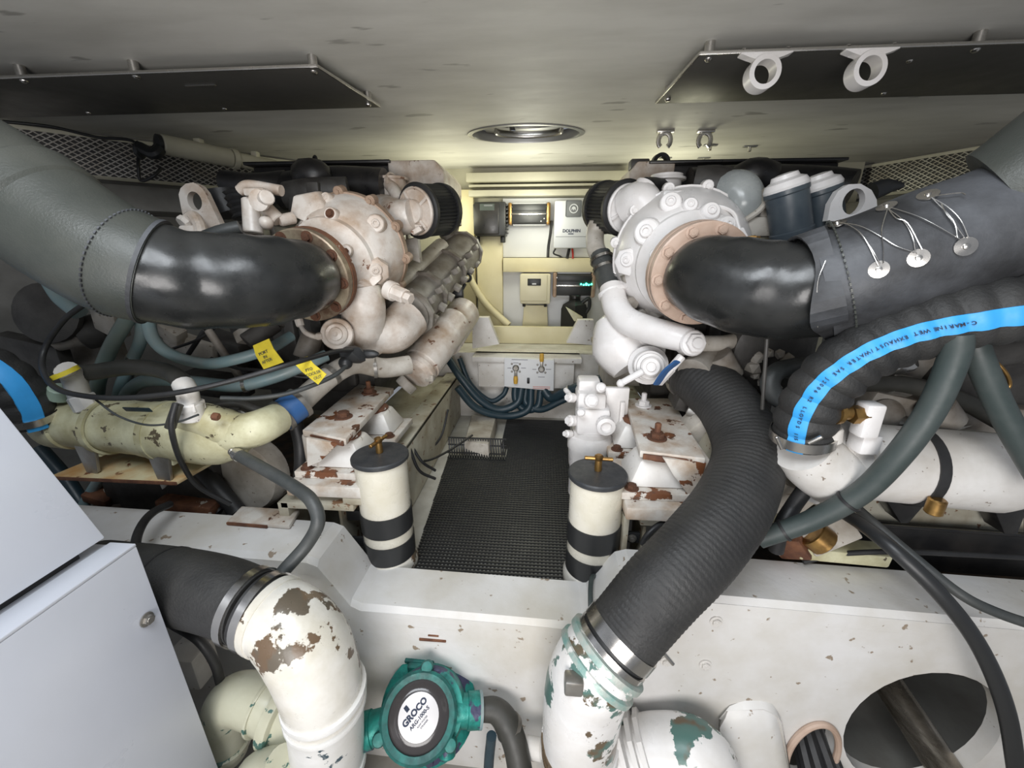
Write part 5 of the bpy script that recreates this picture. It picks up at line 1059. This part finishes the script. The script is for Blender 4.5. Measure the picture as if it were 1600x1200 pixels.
# ---------------------------------------------------------------- green bronze strainer
gs = T('water_strainer', 'green bronze strainer with round silver label in front of the white beam', 'strainer', W(660, 1230, .93))
p = W(655, 1118, .90); a = (CAM-p); a.z *= .75; a = (a.normalized()+V(-.10, 0, 0)).normalized()
u, v, w = frame(a)
MB().lathe([(.12, -.17), (.165, -.16), (.17, -.11), (.16, -.10), (.135, -.085), (.13, -.02), (.122, .0)], p+V(.02, .02, -.01), a, 40).done('body', greenb, gs)
g = MB()
g.lathe([(.10, 0), (.127, 0), (.127, .018), (.118, .024), (.10, .02)], p, a, 40, loop=True)
cv = g.done('cover_ring', greend, gs)
MB().lathe([(.102, 0), (.102, .012), (.088, .016), (.08, .022), (.07, .024), (.01, .024)], p, a, 40).done('bowl', glassd, cv)
lb = MB().lathe([(.066, .024), (.066, .027), (.064, .0275), (.001, .0275)], p, a, 40).done('label', silver, cv)
upv = (Z_-a*a.z).normalized(); xr = upv.cross(a).normalized() if upv.cross(a).dot(RT) > 0 else a.cross(upv).normalized()
th = math.radians(40); tx = xr*math.cos(th)+upv*math.sin(th); ty = upv*math.cos(th)-xr*math.sin(th)
for s, sz, oy, b_, ox in (('GROCO', .026, .018, .0012, 0), ('ARG-1000-S', .0155, -.005, .0004, 0), ('RAW WATER', .007, -.019, 0, 0), ('STRAINER', .007, -.028, 0, 0)):
    text(s, sz, p+a*.0275+ty*oy+tx*ox, tx, ty, ink, lb, bold=b_)
g = p+a*.0280+ty*.045-tx*.012
MB().box(g, (.012, .001, .018), .0, Matrix((tx, a, ty)).transposed()).ringz(g-a*.0005, a, .004, .0065, .001, 14).done('printed_mark', ink, lb); 
for an in (.9, 3.0, 5.1):
    c = p+(xr*math.cos(an+.45)+upv*math.sin(an+.45))*.133
    MB().lathe([(.022, -.03), (.022, .012), (.018, .02), (.001, .022)], c, a, 16).done('cover_lug', greend, cv)
for sx in (1, -1):
    c = p+xr*.13*sx-a*.06-upv*.015; t = (xr*sx-upv*.12-a*.1).normalized()
    MB().lathe([(.05, -.04), (.052, .03), (.056, .032), (.056, .075), (.05, .078)], c, t, 24).done('port', greenb, gs)
    MB().ringz(c+t*.072, t, .03, .057, .01, 24).done('port_edge', hose_blu if sx > 0 else greend, gs)
MB().box(p-a*.10+upv*.16, (.11, .05, .012), .003).box(p-a*.11+upv*.13, (.09, .06, .06), .01).done('mounting_lug', greend, gs)
g = MB(); g.box(p+V(0, .01, -.15), (.10, .10, .14), .02).cyl(p+V(.09, 0, -.13), p+V(.09, -.02, -.16), .03, 12); g.done('drain_boss', greenb, gs)
for an in (1.0, -.1, 2.3, 4.2, 5.6): bolt(p+V(.02, .02, -.01)+(xr*math.cos(an)+upv*math.sin(an))*.15-a*.105, a, .010, steel, gs, 'dome', name='screw')
e1 = p+xr*.21-a*.07-upv*.025
hr2 = MB().tube([e1, e1+xr*.05-upv*.01, e1+xr*.085-upv*.05, e1+xr*.11-upv*.13, e1+xr*.12-upv*.3], [.036, .04, .045, .042, .042], 20).done('hose', hose_olv, None, 'short dark elbow hose leaving the green strainer on its right', 'hose')
MB().ringz(e1+xr*.09-upv*.06, V(.6, 0, -.8), .044, .050, .014).done('hose_clamp', dsteel, hr2)
e2 = p-xr*.21-a*.07-upv*.02
MB().tube([e2+xr*.02, e2-xr*.03, e2-xr*.09-upv*.01+V(0, .06, 0)], .042, 18).done('hose', greend, None, 'dark green hose joining the green strainer on its left', 'hose')
hose('blue black cable beside the green strainer', [(768, 1150, .92), (764, 1190, .92), (762, 1240, .92)], .018, hose_navy, 'cable', 'cable')
# ---------------------------------------------------------------- shaft and cable bundle in the beam openings
a, b = W(1376, 1050, 1.34), W(1520, 1270, .93); d = ax2(a, b)
sh = T('propeller_shaft', 'bare steel shaft passing through the oval opening in the beam', 'shaft', b)
MB().cyl(a, b, .055, 28).done('shaft', mat('worn_shaft_steel', (.5, .45, .38), .28, .9, grime=(.2, .17, .13), ga=.9, gs=6, stretch=(1, 1, 6)), sh); MB().lathe([(.05, 0), (.15, .01), (.15, .09), (.05, .1)], a+d*-.10, d, 30).done('coupling', engdark, sh)
bolt(a.lerp(b, .28)-FW*.05, -FW, .014, blackp, sh, 'dome', name='set_screw')
a, b = W(1252, 1105, 1.16), W(1300, 1260, .95)
sb = T('cable_bundle', 'black ribbed cable bundle emerging from the small beam opening', 'cable bundle', b)
for i in range(9):
    an = i*2*math.pi/9; o_ = V(math.cos(an), 0, math.sin(an)); MB().tube([a+o_*.035, a.lerp(b, .5)+o_*.05, b+o_*.06], [.018, .022, .024], 8).done('cable', rubber, sb)
g = MB(); c = V(1.17, Y0(1.17)-.002, -.44)
pts = [c+V(.082*math.cos(t), -.004, .165*math.sin(t)) for t in [math.radians(-20+220*i/20) for i in range(21)]]
g.tube(pts, .011, 10, 2); g.done('opening_edging', flange_r, None, 'salmon edging strip around the small beam opening', 'edging')
# plate resting on the left beam
c = Wz(410, 808, .27)
pm = T('deck_plate', 'small white plate with rusted edge lying on the left beam top', 'plate', (c.x, c.y, .262))
q = [Wz(x, y, .275) for x, y in ((355, 815), (452, 823), (468, 798), (378, 792))]
MB().prism([p-Z_*.012 for p in q], (0, 0, .016), .003).done('plate', plate_w, pm); MB().bar(q[0]+V(0, -.003, -.006), q[1].lerp(q[0], .35)+V(0, -.003, -.006), .006, .010).done('rust_edge', rusty, pm)
# ---------------------------------------------------------------- bilge clutter beside the engines
def clutter(label, items, m_):
    root = T('engine_bracket', label, 'bracket', W(*items[0][1][:3]), None)
    for kind, *r_ in items:
        g = MB()
        if kind == 'box': (px, py, Y), dim, rot = r_[0], r_[1], r_[2]; g.box(W(px, py, Y), dim, .008, Matrix.Rotation(rot, 3, 'Y') @ Matrix.Rotation(rot*.7, 3, 'X')); nm = 'bracket_plate'
        elif kind == 'cyl': g.cyl(W(*r_[0]), W(*r_[1]), r_[2], 16); nm = 'cylinder_body'
        elif kind == 'disc': g.lathe([(r_[1]*.9, 0), (r_[1], .006), (r_[1], .03), (r_[1]*.8, .04), (r_[1]*.3, .05)], W(*r_[0]), V(*r_[2]), 24); nm = 'round_cover'
        g.done(nm, r_[-1] if isinstance(r_[-1], bpy.types.Material) else m_, root)
clutter('grey starter and brackets in the dark under the left exhaust lagging', [('disc', (82, 490, 1.6), .13, (.2, -1, .2), engdark), ('cyl', (85, 530, 1.6), (130, 522, 1.65), .055, enggrey), ('cyl', (130, 522, 1.65), (170, 512, 1.7), .075, engdark), ('box', (170, 490, 1.62), (.12, .06, .22), .5, white_dull), ('box', (60, 560, 1.65), (.3, .06, .2), .2, engdark), ('box', (140, 560, 1.8), (.35, .1, .2), -.3, enggrey)], engdark)
clutter('pale brackets and braces under the left black elbow', [('box', (300, 540, 1.75), (.25, .05, .10), .3, white_dull), ('cyl', (325, 515, 1.6), (375, 590, 1.6), .016, enggrey), ('cyl', (320, 515, 1.65), (290, 560, 1.65), .010, rubber), ('box', (270, 520, 1.7), (.10, .06, .08), .6, white_dull), ('box', (405, 515, 1.75), (.2, .1, .06), -.5, enggrey), ('cyl', (385, 535, 1.6), (430, 505, 1.7), .04, engdark), ('cyl', (475, 560, 1.75), (490, 520, 1.8), .05, enggrey), ('box', (355, 545, 1.8), (.2, .1, .14), .3, engdark), ('box', (340, 600, 1.7), (.3, .1, .10), .1, engdark), ('cyl', (375, 640, 1.55), (400, 660, 1.55), .03, dsteel)], enggrey)
clutter('rusty scraps and rags lying behind the left beam', [('box', (160, 775, 1.45), (.12, .08, .05), .3, rusty), ('box', (225, 750, 1.5), (.3, .12, .16), -.2, engdark), ('box', (300, 785, 1.4), (.25, .1, .05), .1, rusty), ('box', (210, 770, 1.5), (.2, .1, .06), .4, white_dull)], engdark)
clutter('dark engine brackets behind the white cooler', [('box', (1400, 640, 1.4), (.26, .08, .12), .2, enggrey), ('box', (1470, 650, 1.45), (.2, .08, .10), -.3, white_dull), ('box', (1540, 600, 1.5), (.5, .1, .25), .1, engdark), ('box', (1440, 575, 1.5), (.18, .08, .12), .5, enggrey), ('cyl', (1490, 560, 1.4), (1590, 545, 1.4), .05, engdark), ('box', (1570, 560, 1.45), (.3, .08, .03), -.15, enggrey), ('cyl', (1395, 655, 1.35), (1425, 672, 1.3), .03, dsteel), ('box', (1560, 650, 1.45), (.35, .1, .10), .1, enggrey), ('cyl', (1460, 632, 1.3), (1480, 660, 1.3), .05, enggrey), ('disc', (1375, 650, 1.36), .06, (0, -1, .3), enggrey)], engdark)
clutter('cream fittings and rusty bits below the large ribbed hose', [('box', (1220, 775, 1.35), (.16, .08, .16), .4, white_dull), ('box', (1195, 815, 1.3), (.10, .06, .08), .6, cream), ('box', (1290, 830, 1.25), (.16, .08, .10), -.6, white_dull), ('cyl', (1268, 832, 1.22), (1290, 850, 1.2), .05, brass), ('box', (1235, 850, 1.25), (.10, .06, .10), .9, rusty), ('box', (1272, 772, 1.2), (.05, .04, .05), .4, white_r), ('box', (1150, 690, 1.6), (.25, .1, .12), .4, white_dull), ('box', (1310, 860, 1.25), (.3, .08, .05), .05, cream)], white_dull)
clutter('pale block and bracket seen behind the large ribbed hose top', [('box', (1110, 660, 1.55), (.14, .12, .20), .5, white_dull), ('box', (1090, 620, 1.7), (.2, .12, .12), .2, engdark), ('cyl', (1075, 640, 1.6), (1110, 655, 1.55), .025, dsteel), ('box', (1105, 720, 1.5), (.1, .1, .3), .2, beam_top)], white_dull)
